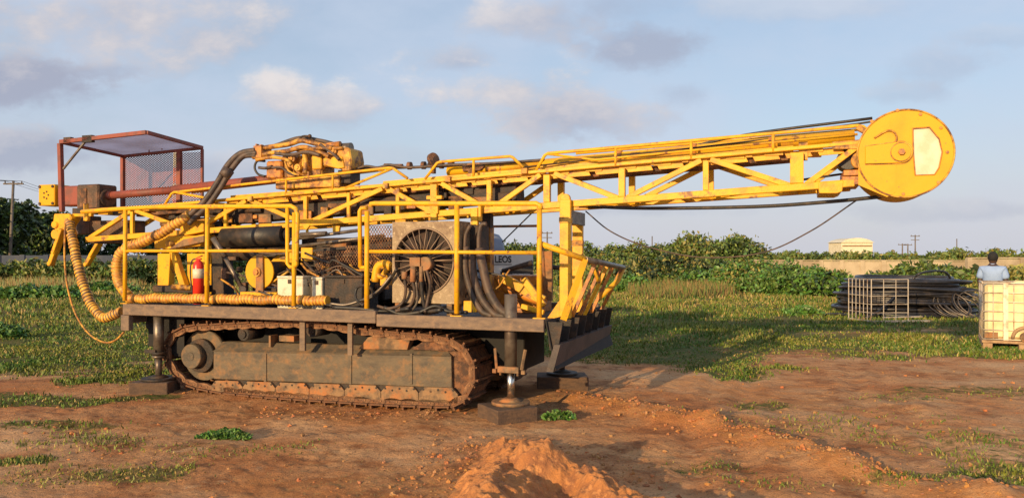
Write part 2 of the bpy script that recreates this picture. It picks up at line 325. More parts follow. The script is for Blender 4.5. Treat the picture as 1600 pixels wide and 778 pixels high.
def ground_material():
    m, nt, N, K, P = node_mat('earth and turf')
    P.inputs['Roughness'].default_value = .95; P.inputs['Specular IOR Level'].default_value = .15
    tc = N.new('ShaderNodeTexCoord')
    def noise(s, d=6, r=.6, sc=(1, 1, 1)):
        mp = N.new('ShaderNodeMapping'); mp.inputs['Scale'].default_value = sc; K.new(tc.outputs['Object'], mp.inputs[0])
        n = N.new('ShaderNodeTexNoise'); n.inputs['Scale'].default_value = s; n.inputs['Detail'].default_value = d; n.inputs['Roughness'].default_value = r
        K.new(mp.outputs[0], n.inputs[0]); return n.outputs[0]
    def mr(x, a, b):
        r = N.new('ShaderNodeMapRange'); r.inputs[1].default_value = a; r.inputs[2].default_value = b; K.new(x, r.inputs[0]); return r.outputs[0]
    def mix(f, a, b):
        x = N.new('ShaderNodeMix'); x.data_type = 'RGBA'; K.new(f, x.inputs[0])
        for i, c in ((6, a), (7, b)):
            if isinstance(c, tuple): x.inputs[i].default_value = (*c, 1)
            else: K.new(c, x.inputs[i])
        return x.outputs[2]
    def M_mul(a, b):
        m_ = N.new('ShaderNodeMath'); m_.operation = 'MULTIPLY'; K.new(a, m_.inputs[0]); K.new(b, m_.inputs[1]); return m_.outputs[0]
    soil = mix(mr(noise(.9, 8), .38, .62), (0.48, 0.19, 0.068), (0.56, 0.30, 0.135))
    soil = mix(mr(noise(3.2, 8, .65), .48, .66), soil, (0.25, 0.095, 0.036))
    soil = mix(mr(noise(1.4, 8, .7, (1, 2.2, 1)), .58, .7), soil, (0.58, 0.37, 0.20))
    soil = mix(mr(noise(22, 6, .7), .58, .72), soil, (0.12, 0.065, 0.035))
    soil = mix(mr(noise(45, 3, .7), .64, .72), soil, (0.50, 0.37, 0.24))
    soil = mix(mr(noise(.35, 5, .6, (1, 1.6, 1)), .50, .66), soil, (0.62, 0.38, 0.20))
    soil = mix(mr(noise(30, 3, .75, (1, 1, 1)), .56, .70), soil, (0.16, 0.085, 0.045))
    at = N.new('ShaderNodeAttribute'); at.attribute_name = 'masks'
    sp = N.new('ShaderNodeSeparateColor'); K.new(at.outputs['Color'], sp.inputs[0])
    soil = mix(M_mul(sp.outputs[1], mr(noise(6, 6, .7), .35, .6)), soil, (0.47, 0.20, 0.065))       # freshly turned orange earth
    turf = mix(mr(noise(1.1, 8, .65), .4, .62), (0.055, 0.085, 0.012), (0.13, 0.125, 0.026))
    turf = mix(mr(noise(14, 6, .7), .47, .62), turf, (0.19, 0.115, 0.05))
    turf = mix(sp.outputs[2], turf, (0.21, 0.15, 0.05))       # dry stalks
    add = N.new('ShaderNodeMath'); add.operation = 'ADD'; K.new(sp.outputs[0], add.inputs[0])
    n9 = N.new('ShaderNodeMapRange'); n9.inputs[1].default_value = .3; n9.inputs[2].default_value = .7; n9.inputs[3].default_value = -.32; n9.inputs[4].default_value = .32
    K.new(noise(9, 6, .7), n9.inputs[0]); K.new(n9.outputs[0], add.inputs[1])
    col = mix(mr(add.outputs[0], .3, .6), soil, turf)
    K.new(col, P.inputs['Base Color'])
    b = N.new('ShaderNodeBump'); b.inputs['Strength'].default_value = .9; b.inputs['Distance'].default_value = .035
    ad = N.new('ShaderNodeMath'); ad.operation = 'ADD'; K.new(noise(10, 8, .7), ad.inputs[0]); m2 = N.new('ShaderNodeMath'); m2.operation = 'MULTIPLY'; m2.inputs[1].default_value = .5
    K.new(noise(55, 5, .7), m2.inputs[0]); K.new(m2.outputs[0], ad.inputs[1]); K.new(ad.outputs[0], b.inputs['Height']); K.new(b.outputs[0], P.inputs['Normal'])
    return m
M_['ground'] = ground_material()
def add_masks(me, x, y, fresh=None):
    g = grass_mask(x, y)
    if fresh is None:
        def ridge(p, q, w):
            ax, ay = p; bx, by = q; dx, dy = bx-ax, by-ay; l2 = dx*dx+dy*dy
            t = np.clip(((x-ax)*dx + (y-ay)*dy)/l2, 0, 1); d = np.hypot(x-ax-t*dx, y-ay-t*dy); return sstep(w*1.4, w*.5, d + .25*w*fbm(x*5, y*5, 8, 3)*3)
        def gg(px, py): Y = 1920/(py-400); return ((px-800)/FPX*Y, Y)
        fresh = np.maximum.reduce([ridge(gg(905, 625), gg(1090, 662), .27), ridge(gg(1090, 662), gg(1330, 735), .24), ridge(gg(700, 775), gg(450, 770), .5)*.6, ridge(gg(1330, 735), gg(1600, 800), .3)*.7, ridge(gg(640, 655), gg(330, 640), .3)*.45])
        fresh = np.maximum(fresh, .55*sstep(.15, .45, fbm(x*.8, y*.8, 55, 4)))
    dry = sstep(20, 26, y)*sstep(50, 35, y)*(.5+.9*fbm(x*.2, y*.2, 77, 3)) + sstep(.2, .5, fbm(x*.6, y*1.5, 78, 3))*.6
    dry = np.clip(dry, 0, 1)
    c = np.stack([g, np.clip(fresh, 0, 1)*(1-g), dry, np.ones_like(g)], 1).astype(np.float32)
    a = me.color_attributes.new('masks', 'FLOAT_COLOR', 'POINT'); a.data.foreach_set('color', c.ravel())
def make_ground():
    th = np.concatenate([np.linspace(-46, 46, 620), np.linspace(46, 314, 70)[1:-1]])*math.pi/180
    rr = np.concatenate([[.4, 1.2, 2.0], np.linspace(2.6, 12, 300), 12*np.exp(np.linspace(0, math.log(45/12.), 140))[1:], 45*np.exp(np.linspace(0, math.log(3500/45.), 40))[1:]])
    T, Rr = np.meshgrid(th, rr); x = (np.sin(T)*Rr).ravel(); y = (np.cos(T)*Rr).ravel()
    z = height(x, y); n = len(th); k = len(rr)
    x = np.append(x, 0.0); y = np.append(y, 0.0); z = np.append(z, 0.0)
    i = np.arange(k-1)[:, None]*n; j = np.arange(n)[None, :]; j2 = (j+1) % n
    q = np.stack([(i+j), (i+j2), (i+n+j2), (i+n+j)], -1).reshape(-1, 4)[:, ::-1]
    tri = np.stack([np.full(n, k*n), np.arange(n), (np.arange(n)+1) % n], 1)[:, ::-1]
    me = bpy.data.meshes.new('ground'); me.vertices.add(len(x)); me.vertices.foreach_set('co', np.stack([x, y, z], 1).ravel())
    me.loops.add(q.size + tri.size); me.loops.foreach_set('vertex_index', np.concatenate([q.ravel(), tri.ravel()]).astype(np.int32))
    me.polygons.add(len(q)+len(tri)); me.polygons.foreach_set('loop_start', np.concatenate([np.arange(len(q))*4, len(q)*4+np.arange(len(tri))*3]).astype(np.int32))
    me.update(calc_edges=True); me.polygons.foreach_set('use_smooth', np.ones(len(me.polygons), bool))
    add_masks(me, x, y); me.materials.append(M_['ground'])
    o = bpy.data.objects.new('ground', me); COL.objects.link(o); tag(o, kind='structure')
    return o
make_ground()
def hgt(x, y): return float(height(np.array([float(x)]), np.array([float(y)]))[0])

# ------------------------------------------------------------------ foliage helpers
def quads_mesh(name, P, U, Wv, mats, mi=None, parent=None):
    """P centres (n,3), U and W half axes -> rhombic leaves"""
    n = len(P); co = np.stack([P-U, P-Wv*.9, P+U, P+Wv*.9], 1).reshape(-1, 3)
    me = bpy.data.meshes.new(name); me.vertices.add(4*n); me.vertices.foreach_set('co', co.ravel())
    me.loops.add(4*n); me.loops.foreach_set('vertex_index', np.arange(4*n, dtype=np.int32))
    me.polygons.add(n); me.polygons.foreach_set('loop_start', (np.arange(n)*4).astype(np.int32))
    for m in mats: me.materials.append(M_[m])
    if mi is not None: me.polygons.foreach_set('material_index', mi.astype(np.int32))
    me.update(calc_edges=True); o = bpy.data.objects.new(name, me); COL.objects.link(o); o.parent = parent; return o
def unit(a): return a/np.maximum(1e-9, np.linalg.norm(a, axis=1, keepdims=True))
def leafcloud(name, blobs, per, size, mats, parent=None, flat=.0, seed=1, second=.3):
    r = np.random.default_rng(seed); Ps = []; mi = []
    for (c, rad) in blobs:
        n = max(30, int(per*(rad[0]*rad[2])**1.0)); d = unit(r.normal(size=(n, 3))); s = r.uniform(.45, 1.0, (n, 1))**.5
        Ps.append(np.array(c) + d*s*np.array(rad)*(1+.18*r.normal(size=(n, 1)))); mi.append((r.random(n) < second).astype(int) if len(mats) > 1 else np.zeros(n, int))
    P = np.concatenate(Ps); mi = np.concatenate(mi); keep = P[:, 2] > .0; P = P[keep]; mi = mi[keep]; n = len(P)
    a = unit(r.normal(size=(n, 3)) + np.array([0, 0, .2])); b = unit(np.cross(a, r.normal(size=(n, 3)))); sz = size*r.uniform(.6, 1.4, (n, 1))
    return quads_mesh(name, P, a*sz, b*sz*.55, mats, mi, parent)
def bush(name, x, y, w, h, size, mats, label, cat, group=None, per=1500, seed=1, tr=True, d=None, ragged=.35):
    r = random.Random(seed); g = hgt(x, y); root = empty(name, (x, y, g), 0, label, cat, group)
    blobs = []; k = max(5, int(w/h*5)); d = d or min(w*.35, 1.2*h)
    for i in range(k):
        fx = (i+.5)/k*2-1 + r.uniform(-.15, .15); hh = h*(1-.45*abs(fx)**1.7)*(1-ragged*r.random())
        rr = h*r.uniform(.22, .42); blobs.append(((fx*w/2*.88, r.uniform(-d, d)*.6, hh-rr*.8), (rr*1.25, rr*1.1, rr)))
        blobs.append(((fx*w/2*.92, r.uniform(-d, d)*.7, max(rr*.7, hh*.38)), (rr*1.4, rr*1.2, rr*1.0)))
    leafcloud('foliage', blobs, per, size, mats, root, seed=seed)
    if tr:
        mb = MB()
        for i in range(5):
            a = r.uniform(-1, 1)*w*.3; mb.tube([(a*.4, 0, -.05), (a*.7, r.uniform(-.1, .1), h*.3), (a, r.uniform(-.2, .2), h*.65)], [.03*h, .02*h, .008*h], 5)
        mb.build('stem', 'bark', root)
    return root
def tree(x, y, w, h, size, mats, label, group=None, per=700, seed=1, trunk=.35, tr=.14):
    r = random.Random(seed); g = hgt(x, y); root = empty('tree', (x, y, g), 0, label, 'tree', group); blobs = []
    for i in range(26):
        t = r.uniform(0, 1); z = h*(trunk*.7 + (1-trunk*.7)*t*.88); a = r.uniform(0, 6.28); rad = w*.5*math.sin(math.pi*(.22+.68*t))**.8*r.uniform(.25, .85)
        rr = h*r.uniform(.07, .15); blobs.append(((math.cos(a)*rad, math.sin(a)*rad, z), (rr*1.5, rr*1.5, rr)))
    leafcloud('crown', blobs, per, size, mats, root, seed=seed)
    mb = MB(); mb.tube([(0, 0, -.1), (.03*h, 0, h*.35), (-.02*h, .02*h, h*.75)], [tr, tr*.7, tr*.25], 8)
    for i in range(6):
        a = r.uniform(0, 6.28); z = h*r.uniform(.28, .6); mb.tube([(.02*h, 0, z), (math.cos(a)*w*.18, math.sin(a)*w*.18, z+h*.1), (math.cos(a)*w*.33, math.sin(a)*w*.33, z+h*.24)], [tr*.4, tr*.28, tr*.1], 6)
    mb.build('trunk', 'bark', root); return root

# ------------------------------------------------------------------ THE DRILLING RIG
rig = empty('drilling_rig', (RA.x, RA.y, 0), R(RYAW), 'yellow crawler drilling rig with lowered lattice mast, standing on rusty tracks on bare soil', 'drilling rig')
def part(mb, name, mats, parent=None, bevel=0.0, label=None):
    o = mb.build(name, mats, parent or rig, bevel)
    if label: o['label'] = label
    return o
DW = 2.25                       # deck width
uR = L(850, 500, 0).x           # right deck end
uM = L(588, 490, 0).x           # step in the deck edge
UX = Vector((1, 0, 0)); VX = Vector((0, 1, 0)); WX = Vector((0, 0, 1))
# deck
deck = empty('deck'); deck.parent = rig; part(MB().box((0.02, .06, .93), (uM, DW-.06, .985)).box((uM+.003, .06, .90), (uR-.02, DW-.06, .955)), 'deck_plate', 'dark', deck)
mb = MB()
mb.box((0, -.02, .905), (uM, .04, 1.035)); part(mb, 'edge_beam', 'beam', deck, .006)
mb = MB().box((uM+.004, -.01, .875), (uR, .05, 1.0)); part(mb, 'edge_beam', 'beam', deck, .006)
part(MB().box((0, DW-.04, .905), (uR, DW+.02, 1.02)), 'edge_beam', 'beam', deck, .006)
part(MB().box((-.02, .045, .80), (.05, DW-.045, 1.03)).box((-.025, -.025, .72), (.10, .045, .902)), 'end_beam', 'beam', deck, .006)
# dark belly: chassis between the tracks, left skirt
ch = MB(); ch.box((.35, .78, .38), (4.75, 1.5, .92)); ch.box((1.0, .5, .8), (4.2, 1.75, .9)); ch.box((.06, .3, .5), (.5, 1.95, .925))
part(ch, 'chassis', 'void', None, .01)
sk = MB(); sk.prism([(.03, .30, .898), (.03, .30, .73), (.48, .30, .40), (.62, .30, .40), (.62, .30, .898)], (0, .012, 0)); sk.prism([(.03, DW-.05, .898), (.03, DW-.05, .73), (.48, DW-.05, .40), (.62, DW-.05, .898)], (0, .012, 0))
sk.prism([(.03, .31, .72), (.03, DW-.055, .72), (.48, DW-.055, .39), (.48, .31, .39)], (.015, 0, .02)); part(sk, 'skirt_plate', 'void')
# ---- crawler tracks
def crawler():
    tr = empty('crawler_track'); tr.parent = rig
    v0 = .22
    loop = [(262, 575), (254, 550), (264, 523), (292, 509), (335, 506), (400, 503), (455, 502), (500, 504), (560, 513), (620, 519), (675, 524), (712, 534), (734, 556), (741, 588), (730, 618), (705, 635), (640, 635), (560, 631), (480, 626), (400, 620), (330, 612), (285, 600)]
    P = [L(a, b, v0) for a, b in loop]; P = [Vector((p.x, 0, p.z)) for p in P]
    sp = smooth_path(P + [P[0]], 10); n = 46; ring = resample(sp, 1e9)
    d = [0.0]
    for a, b in zip(sp, sp[1:]): d.append(d[-1]+(b-a).length)
    tot = d[-1]
    def at(t):
        t %= tot; j = 0
        while d[j+1] < t: j += 1
        s_ = (t-d[j])/(d[j+1]-d[j]); return sp[j].lerp(sp[j+1], s_)
    cen = Vector((sum(p.x for p in sp)/len(sp), 0, sum(p.z for p in sp)/len(sp)))
    pitch = tot/n; h = pitch/2; TW = .46
    sh = MB(); sh.box((-h*.93, 0, -.012), (h*.9, TW, .006), 0); sh.box((h*.55, .005, .006), (h*.78, TW-.005, .038), 0); sh.box((-h*.8, .012, .006), (-h*.62, TW-.012, .022), 0)
    for vv in (.03, TW-.09):
        sh.prism([(-h*1.12, vv, -.014), (h*.98, vv, -.014), (h*1.05, vv, -.062), (h*.4, vv, -.076), (-h*.3, vv, -.076), (-h*1.1, vv, -.060)], (0, .035, 0), 1)
        for q in (-.5, .45): sh.cyl((q*h, vv-.008, -.04), (q*h, vv+.002, -.04), .011, 8, 0)
    first = None
    for i in range(n):
        t = pitch*i; p = at(t); q = (at(t+.04)-at(t-.04)).normalized()      # travels clockwise: outward normal
        nrm = Vector((-q.z, 0, q.x)); 
        if nrm.dot(p-cen) < 0: nrm = -nrm
        xx = nrm.cross(VX)*-1; xx = VX.cross(nrm)
        if first is None: first = part(sh, 'track_shoe', ['rust', 'mud' if False else 'rust'], tr); o = first
        else: o = first.copy(); COL.objects.link(o); o.parent = tr
        m = Matrix((( xx.x, 0, nrm.x, p.x), (0, 1, 0, v0), (xx.z, 0, nrm.z, p.z), (0, 0, 0, 1))); 
        o.matrix_local = m @ Matrix.Rotation(random.uniform(-.02, .02), 4, 'Y')
    # side frame, bevelled on top
    def X(px, py, v=v0+.02): return L(px, py, v)
    fr = MB(); y0 = v0+.05
    prof = [(y0+.07, -.035), (y0, .0), ]
    A, B, C, D = L(333, 548, y0), L(706, 556, y0), L(706, 606, y0), L(333, 592, y0)
    A2, B2 = L(338, 535, y0), L(690, 544, y0); A2.y += .10; B2.y += .10
    E = Vector((0, .26, 0)); a2b, b2b = A2+Vector((0, .12, 0)), B2+Vector((0, .12, 0))
    vs = [A, B, C, D, A2, B2, C+E, D+E, a2b, b2b]
    fr._add(vs, [(3, 2, 1, 0), (0, 1, 5, 4), (4, 5, 9, 8), (8, 9, 6, 7), (7, 6, 2, 3), (0, 4, 8, 7, 3), (1, 2, 6, 9, 5)])
    part(fr, 'side_frame', 'frame', tr, .008)
    for px in (412, 545, 640): part(MB().prism([L(px, 552, y0-.012), L(px+4, 552, y0-.012), L(px+4, 600, y0-.012), L(px, 600, y0-.012)], (0, .0115, 0)), 'stiffener', 'frame', tr, .002)
    sm_ = MB().tube([A+Vector((0, -.003, .0)), B+Vector((0, -.003, .0))], .006, 6); part(sm_, 'weld_seam', 'frame', tr)
    # roller guard with scalloped notches
    gd = MB(); n2 = 7
    pA, pB, pC, pD = L(330, 594, v0+.03), L(716, 606, v0+.03), L(716, 630, v0+.03), L(330, 611, v0+.03)
    for i in range(n2):
        a, b = i/n2, (i+.985)/n2; q = [pA.lerp(pB, a), pA.lerp(pB, b-.012), pD.lerp(pC, b), pD.lerp(pC, a)]; q = [pA.lerp(pB, a+.02), pA.lerp(pB, b-.02), pA.lerp(pD, .5)+(pB-pA)*b, pD.lerp(pC, b), pD.lerp(pC, a), pA.lerp(pD, .5)+(pB-pA)*a]
        gd.prism(q, (0, .03, 0))
        for k in range(5):
            t = a + (b-a)*(k+.6)/5.2; z = pA.lerp(pB, t) - Vector((0, .004, .025+.02*(k % 2))); gd.cyl(z, z+Vector((0, .006, 0)), .012, 8, 1)
    part(gd, 'roller_guard', ['mud', 'dark'], tr)
    for i in range(7):
        t = (i+.95)/7; 
        if i < 6:
            c = pA.lerp(pB, t)-Vector((0, 0, .03)); part(MB().cyl(c+Vector((0, .035, 0)), c+Vector((0, .3, 0)), .085, 18), 'track_roller', 'dark', tr)
    # idler (left) with pale hub
    c = L(300, 557, v0+.02); md = MB(); md.cyl(c+Vector((0.03, .16, 0)), c+Vector((0.03, .24, 0)), .30, 32, 0); md.cyl(c+Vector((0.02, .10, 0)), c+Vector((0.02, .161, 0)), .20, 28, 1)
    part(md, 'idler_wheel', ['frame', 'dark'], tr); part(MB().cyl(c+Vector((-.03, .01, 0)), c+Vector((-.03, .12, 0)), .145, 28).cyl(c+Vector((-.03, .0, 0)), c+Vector((-.03, .012, 0)), .05, 16), 'hub', 'frame', tr, .01)
    c = L(702, 582, v0+.05); md = MB(); md.cyl(c+Vector((0, .05, 0)), c+Vector((0, .17, 0)), .26, 30); 
    for k in range(18):
        a = k*2*math.pi/18; e = Vector((math.cos(a), 0, math.sin(a))); md.bar(c+e*.25+Vector((0, .11, 0)), c+e*.305+Vector((0, .11, 0)), .05, .045)
    part(md, 'drive_sprocket', 'rust', tr)
    for a, b in ((487, 524), (380, 530)):
        c = L(a, b-8, v0+.05); part(MB().cyl(c, c+Vector((0, .3, 0)), .075, 18).cyl(c-Vector((0, .02, 0)), c, .045, 14), 'carrier_roller', 'dark', tr)
    for px0, py0, px1, py1 in ((420, 524, 434, 540), (436, 524, 470, 532)): part(MB().box(L(px0, py0, v0+.07), L(px1, py1, v0+.2)), 'spring_bracket', 'mud', tr)
    part(MB().prism([L(575, 527, v0+.07), L(600, 520, v0+.07), L(640, 532, v0+.07), L(636, 546, v0+.07), L(560, 545, v0+.07)], (0, .1, 0)), 'spring_bracket', 'mud', tr)
    part(MB().prism([L(642, 546, v0+.06), L(660, 534, v0+.06), L(700, 534, v0+.06), L(712, 548, v0+.06)], (0, .1, 0)), 'spring_bracket', 'rust', tr)
    return tr
trk = crawler()
t2 = copy_tree(trk, rig); t2.location = (0, DW-.22*2-.46, 0)
# hanging straps from deck to the track frame
part(MB().box(L(468, 500, .12), Lv(476, 548, .12, .03)), 'hanger_strap', 'beam'); part(MB().box(L(543, 497, .12), Lv(550, 555, .12, .03)), 'hanger_strap', 'beam')
# ---- outriggers
def outrigger(px, v, top_w, plate_y, big=True, blocklabel=None):
    o = empty('outrigger'); o.parent = rig; c = L(px, 560, v); u = c.x; pz = .17
    r = .062 if big else .058
    jb = .50 if big else .42; part(MB().cyl((u, v, jb), (u, v, top_w), r, 22).cyl((u, v, jb-.02), (u, v, jb+.01), r+.012, 22), 'jack_cylinder', 'steel', o)
    part(MB().cyl((u, v, pz), (u, v, jb), .038, 16), 'jack_rod', 'chrome' if big else 'steel', o)
    part(MB().cyl((u, v, pz-.03), (u, v, pz), .19, 28).cyl((u, v, pz), (u, v, pz+.03), .12, 20, 0, .06), 'foot_plate', 'mud' if big else 'dark', o)
    if big:
        k = MB(); k.box((u-.11, v-.085, .37), (u+.11, v-.02, .43))
        for s_ in (-1, 1): k.bar((u+s_*.13, v-.05, .40), (u+s_*.16, v-.02, .60), .02, .03); k.box((u+s_*.15-.02, v-.07, .36), (u+s_*.15+.02, v-.03, .40)); k.cyl((u+s_*.09, v-.05, .34), (u+s_*.09, v-.05, .38), .012, 8)
        k.v = [(x_, y_, z_+.085) for x_, y_, z_ in k.v]; part(k, 'guide_bracket', 'mud', o, .004)
    else:
        part(MB().box((u-.14, v-.075, .46), (u+.02, v-.06, .50)).cyl((u, v, .44), (u, v, .47), .08, 18), 'guide_bracket', 'dark', o)
    return Vector((u, v))
o1 = outrigger(798, .16, 1.22, 628); o2 = outrigger(248, .12, .93, 600, False)
o3 = outrigger(878, DW-.1, .9, 590, False); o4 = outrigger(330, DW-.1, .9, 600, False)
def world(u, v, w=0): p = RA + EU*u + EV*v; return Vector((p.x, p.y, w))
def block(u, v, sx, sy, sz, rz, label, z0=-.05):
    p = world(u, v); b = MB()
    n = 2; b.box((-sx/2, -sy/2, z0), (sx/2, -sy*.02, sz)); b.box((-sx/2+.01, sy*.0, z0), (sx/2-.006, sy/2, sz-.004))
    o = b.build('timber_block', 'timber', None, .008, loc=(p.x, p.y, 0)); o.rotation_euler = (0, 0, R(RYAW+rz)); tag(o, label, 'timber block', 'timber blocks under the rig jacks')
block(o1.x-.02, o1.y-.06, .44, .46, .139, 48, 'muddy timber block under the jack with the shiny chrome rod')
block(o2.x-.02, o2.y-.03, .44, .40, .139, 22, 'dark timber block under the left rear jack beside the track front')
block(o3.x, o3.y, .62, .45, .139, 20, 'dark block under the far jack below the black end plate')
block(o4.x, o4.y, .55, .45, .139, 10, 'shaded timber block under the far left jack behind the track')
# ---- near handrails
def railpts(*a, v=.02): return [L(x, y, v) for x, y in a]
def rail(pts, r=.022, name='rail_tube', par=None, v=.02, n=12, bendn=0):
    P = [L(x, y, v) for x, y in pts]; return part(MB().tube(P, r, n), name, 'rail', par)
hr = empty('handrail'); hr.parent = rig
rail([(128, 331), (160, 328), (240, 323.5), (455, 322), (462, 326), (465, 335), (463, 413), (460, 417)], .025, 'top_rail', hr)
rail([(196, 392), (458, 392)], .018, 'mid_rail', hr)
for px, y0, y1 in ((196, 325, 470), (324, 324, 473), (460, 332, 478)): rail([(px, y0), (px-1, y1)], .024, 'rail_post', hr)
rail([(449, 322), (449, 412), (453, 417), (461, 417)], .021, 'end_loop', hr)
for px, y1 in ((196, 470), (323, 473), (459, 478)): p = L(px, y1, .02); part(MB().box((p.x-.05, -.01, 1.036), (p.x+.05, .035, 1.044)), 'post_foot', 'rail', hr)
hr2 = empty('handrail'); hr2.parent = rig
rail([(579, 323), (580, 318.5), (585, 318), (838, 318), (844, 321), (845, 327)], .025, 'top_rail', hr2)
rail([(578, 393), (843, 395)], .019, 'mid_rail', hr2)
for px, y0, y1 in ((573.5, 330, 482), (714, 318, 490), (843, 322, 496)): rail([(px, y0), (px-.5, y1)], .026, 'rail_post', hr2)
rail([(563, 418), (562, 330), (565, 325), (574, 325)], .022, 'end_loop', hr2); rail([(563, 418), (574, 418)], .02, 'end_loop', hr2)
for px, y1 in ((573, 482), (713.5, 490), (843, 496)): p = L(px, y1, .02); part(MB().box((p.x-.06, -.005, 1.001), (p.x+.06, .045, 1.010)), 'post_foot', 'rail', hr2)
# far handrail (low part seen through)
hr3 = empty('handrail'); hr3.parent = rig
rail([(300, 334), (760, 330)], .022, 'top_rail', hr3, v=DW-.03)
for px in (330, 480, 620, 758): p = L(px, 334, DW-.03); part(MB().tube([p, (p.x, p.y, 1.0)], .02, 10), 'rail_post', 'rail', hr3)
part(MB().bar(L(763, 354, 1.9), L(842, 353, 1.9), .03, .03).bar(L(763, 330, 1.9), L(763, 460, 1.9), .04, .05), 'cross_bar', 'mud')

# ---- mast
mast = empty('mast'); mast.parent = rig
V1, V2 = .72, 1.24
bot0, bot1 = L(136, 374.5, V1), L(1335, 286, V1)
top0, top1 = L(142, 333, V1), L(1368, 223, V1)
def onb(px, v=V1):
    a = (L(px, 300, V1).x - bot0.x)/(bot1.x-bot0.x); p = bot0.lerp(bot1, a); p = p.copy(); p.y = v; return p
def ont(px, v=V1):
    a = (L(px, 260, V1).x - top0.x)/(top1.x-top0.x); p = top0.lerp(top1, a); p = p.copy(); p.y = v; return p
cs = .062
for v in (V1, V2):
    part(MB().bar(onb(136, v), onb(1335, v), cs, cs+.006), 'bottom_chord', 'yellow', mast, .006)
    part(MB().bar(ont(142, v)+WX*.012, ont(1366, v)+WX*.012, cs, .036), 'top_chord', 'yellow', mast, .006)
    off = 0
    for px, w in ((207, .05), (300, .045), (353, .045), (478, .05), (545, .04), (622, .045), (680, .06), (765, .055), (855, .07), (972, .065), (1103, .055), (1245, .12)):
        part(MB().bar(onb(px, v)+Vector((0, 0, .035)), ont(px, v)-Vector((0, 0, .03)), w, w*.85 if w < .1 else .07, up=VX), 'upright', 'yellow', mast, .004)
    for a, b in ((('b', 140), ('t', 205)), (('t', 212), ('b', 296)), (('b', 306), ('t', 385)), (('t', 392), ('b', 470)), (('b', 487), ('t', 598)), (('t', 606), ('b', 675)), (('b', 690), ('t', 0)), (('t', 690), ('b', 760)), (('b', 772), ('t', 845)), (('t', 866), ('b', 966)), (('b', 980), ('t', 1096)), (('t', 1110), ('b', 1234)), (('b', 1260), ('t', 1340))):
        if b[1] == 0: continue
        p = (onb if a[0] == 'b' else ont)(a[1], v); q = (onb if b[0] == 'b' else ont)(b[1], v)
        ad = .02*(1 if a[0] == 'b' else -1); bd = .02*(1 if b[0] == 'b' else -1)
        part(MB().bar(p+Vector((0, .003, ad)), q+Vector((0, .003, bd)), .045, .052), 'diagonal_brace', 'yellow', mast, .004)
# cross members on the top and bottom faces
n = 27
for i in range(n):
    t = (i+.5)/n; p = top0.lerp(top1, t); q = bot0.lerp(bot1, t)
    if i % 1 == 0: part(MB().box((p.x-.085, V1+.033, p.z-.030), (p.x+.085, V2-.033, p.z+.006)), 'top_rung', 'yellow', mast)
    if i % 3 == 1: part(MB().box((q.x-.03, V1+.033, q.z-.025), (q.x+.03, V2-.033, q.z+.025)), 'bottom_rung', 'yellow', mast)
zz = [onb(px, V1 if i % 2 else V2) for i, px in enumerate((480, 620, 765, 870, 972, 1040, 1103, 1180, 1245, 1300))]
for a, b in zip(zz, zz[1:]): 
    a = a+Vector((0, .035 if a.y < 1 else -.035, -.005)); b = b+Vector((0, .035 if b.y < 1 else -.035, -.005))
    part(MB().bar(a, b, .04, .03), 'lacing_bar', 'yellow', mast)
px = 404.0
while px < 1335:  # gaps between the plates stand in for shadows of the rungs
    for v in (V1+.05,):
        t0 = (L(px, 260, V1).x-top0.x)/(top1.x-top0.x); t1 = (L(px+40, 260, V1).x-top0.x)/(top1.x-top0.x); p, q = top0.lerp(top1, t0), top0.lerp(top1, t1)
        part(MB().prism([Vector((p.x, v, p.z-.006)), Vector((q.x, v, q.z-.006)), Vector((q.x+.03, v, q.z-.068)), Vector((p.x+.03, v, p.z-.068))], (0, .012, 0)), 'web_plate', 'yellow', mast, .003)
    px += 46 + (px-404)*.006
p, q = ont(200), ont(1240); part(MB().bar((p.x, .90, p.z-.06), (q.x, .90, q.z-.05), .10, .05).bar((p.x, 1.10, p.z-.06), (q.x, 1.10, q.z-.05), .08, .05), 'dark_band_beam', 'rust', mast, .004)  # added beams; their dark rust partly stands in for the shaded chord underside
p, q = onb(330), onb(800); part(MB().bar((p.x, 1.0, p.z+.17), (q.x, 1.0, q.z+.17), .26, .17), 'dark_fill_box', 'dark', mast, .01)  # added dark box that fills the mast interior and hides the sky
for k in range(14):
    t = (k+.5)/14; c_ = Vector((p.x, .86, p.z+.13)).lerp(Vector((q.x, .86, q.z+.13)), t); w_ = random.uniform(.04, .11)
    part(MB().box(c_-Vector((w_, .03, .04+.03*(k % 3))), c_+Vector((w_, .0, .03+.03*(k % 2)))), 'inner_bracket', ['dirtyel', 'rust', 'mud', 'dark', 'orange'][k % 5], mast, .006)
# head-guide rails inside, ladder sections with open square ends
for a, b in (((600, 287), (840, 266)), ((362, 309), (600, 291)), ((845, 263), (1240, 232))):
    p, q = L(a[0], a[1], V1+.10), L(b[0], b[1], V1+.10)
    part(MB().bar(p, q, .05, .05).bar(p+Vector((0, .28, 0)), q+Vector((0, .28, 0)), .05, .05), 'guide_rail', 'yellow', mast, .004)
for px, py in ((606, 291), (703, 281), (822, 268), (395, 311)):
    p = L(px, py, V1-.0); part(MB().box((p.x-.035, V1-.06, p.z-.03), (p.x+.03, V2+.06, p.z+.03)), 'socket_tube', 'dirtyel', mast, .004)
# big pale feed cylinder
mc = .98
part(MB().tube([L(845, 258, mc), L(1335, 213, mc)], .062, 20), 'feed_cylinder', 'yellow', mast)
part(MB().tube([L(700, 268, mc), L(846, 257, mc)], .05, 18), 'feed_cylinder', 'yellow', mast)
for px, py in ((968, 247), (1084, 236), (1206, 226)): p = L(px, py, mc); part(MB().cyl(p-UX*.03, p+UX*.03, .075, 18), 'cylinder_band', 'orange', mast)
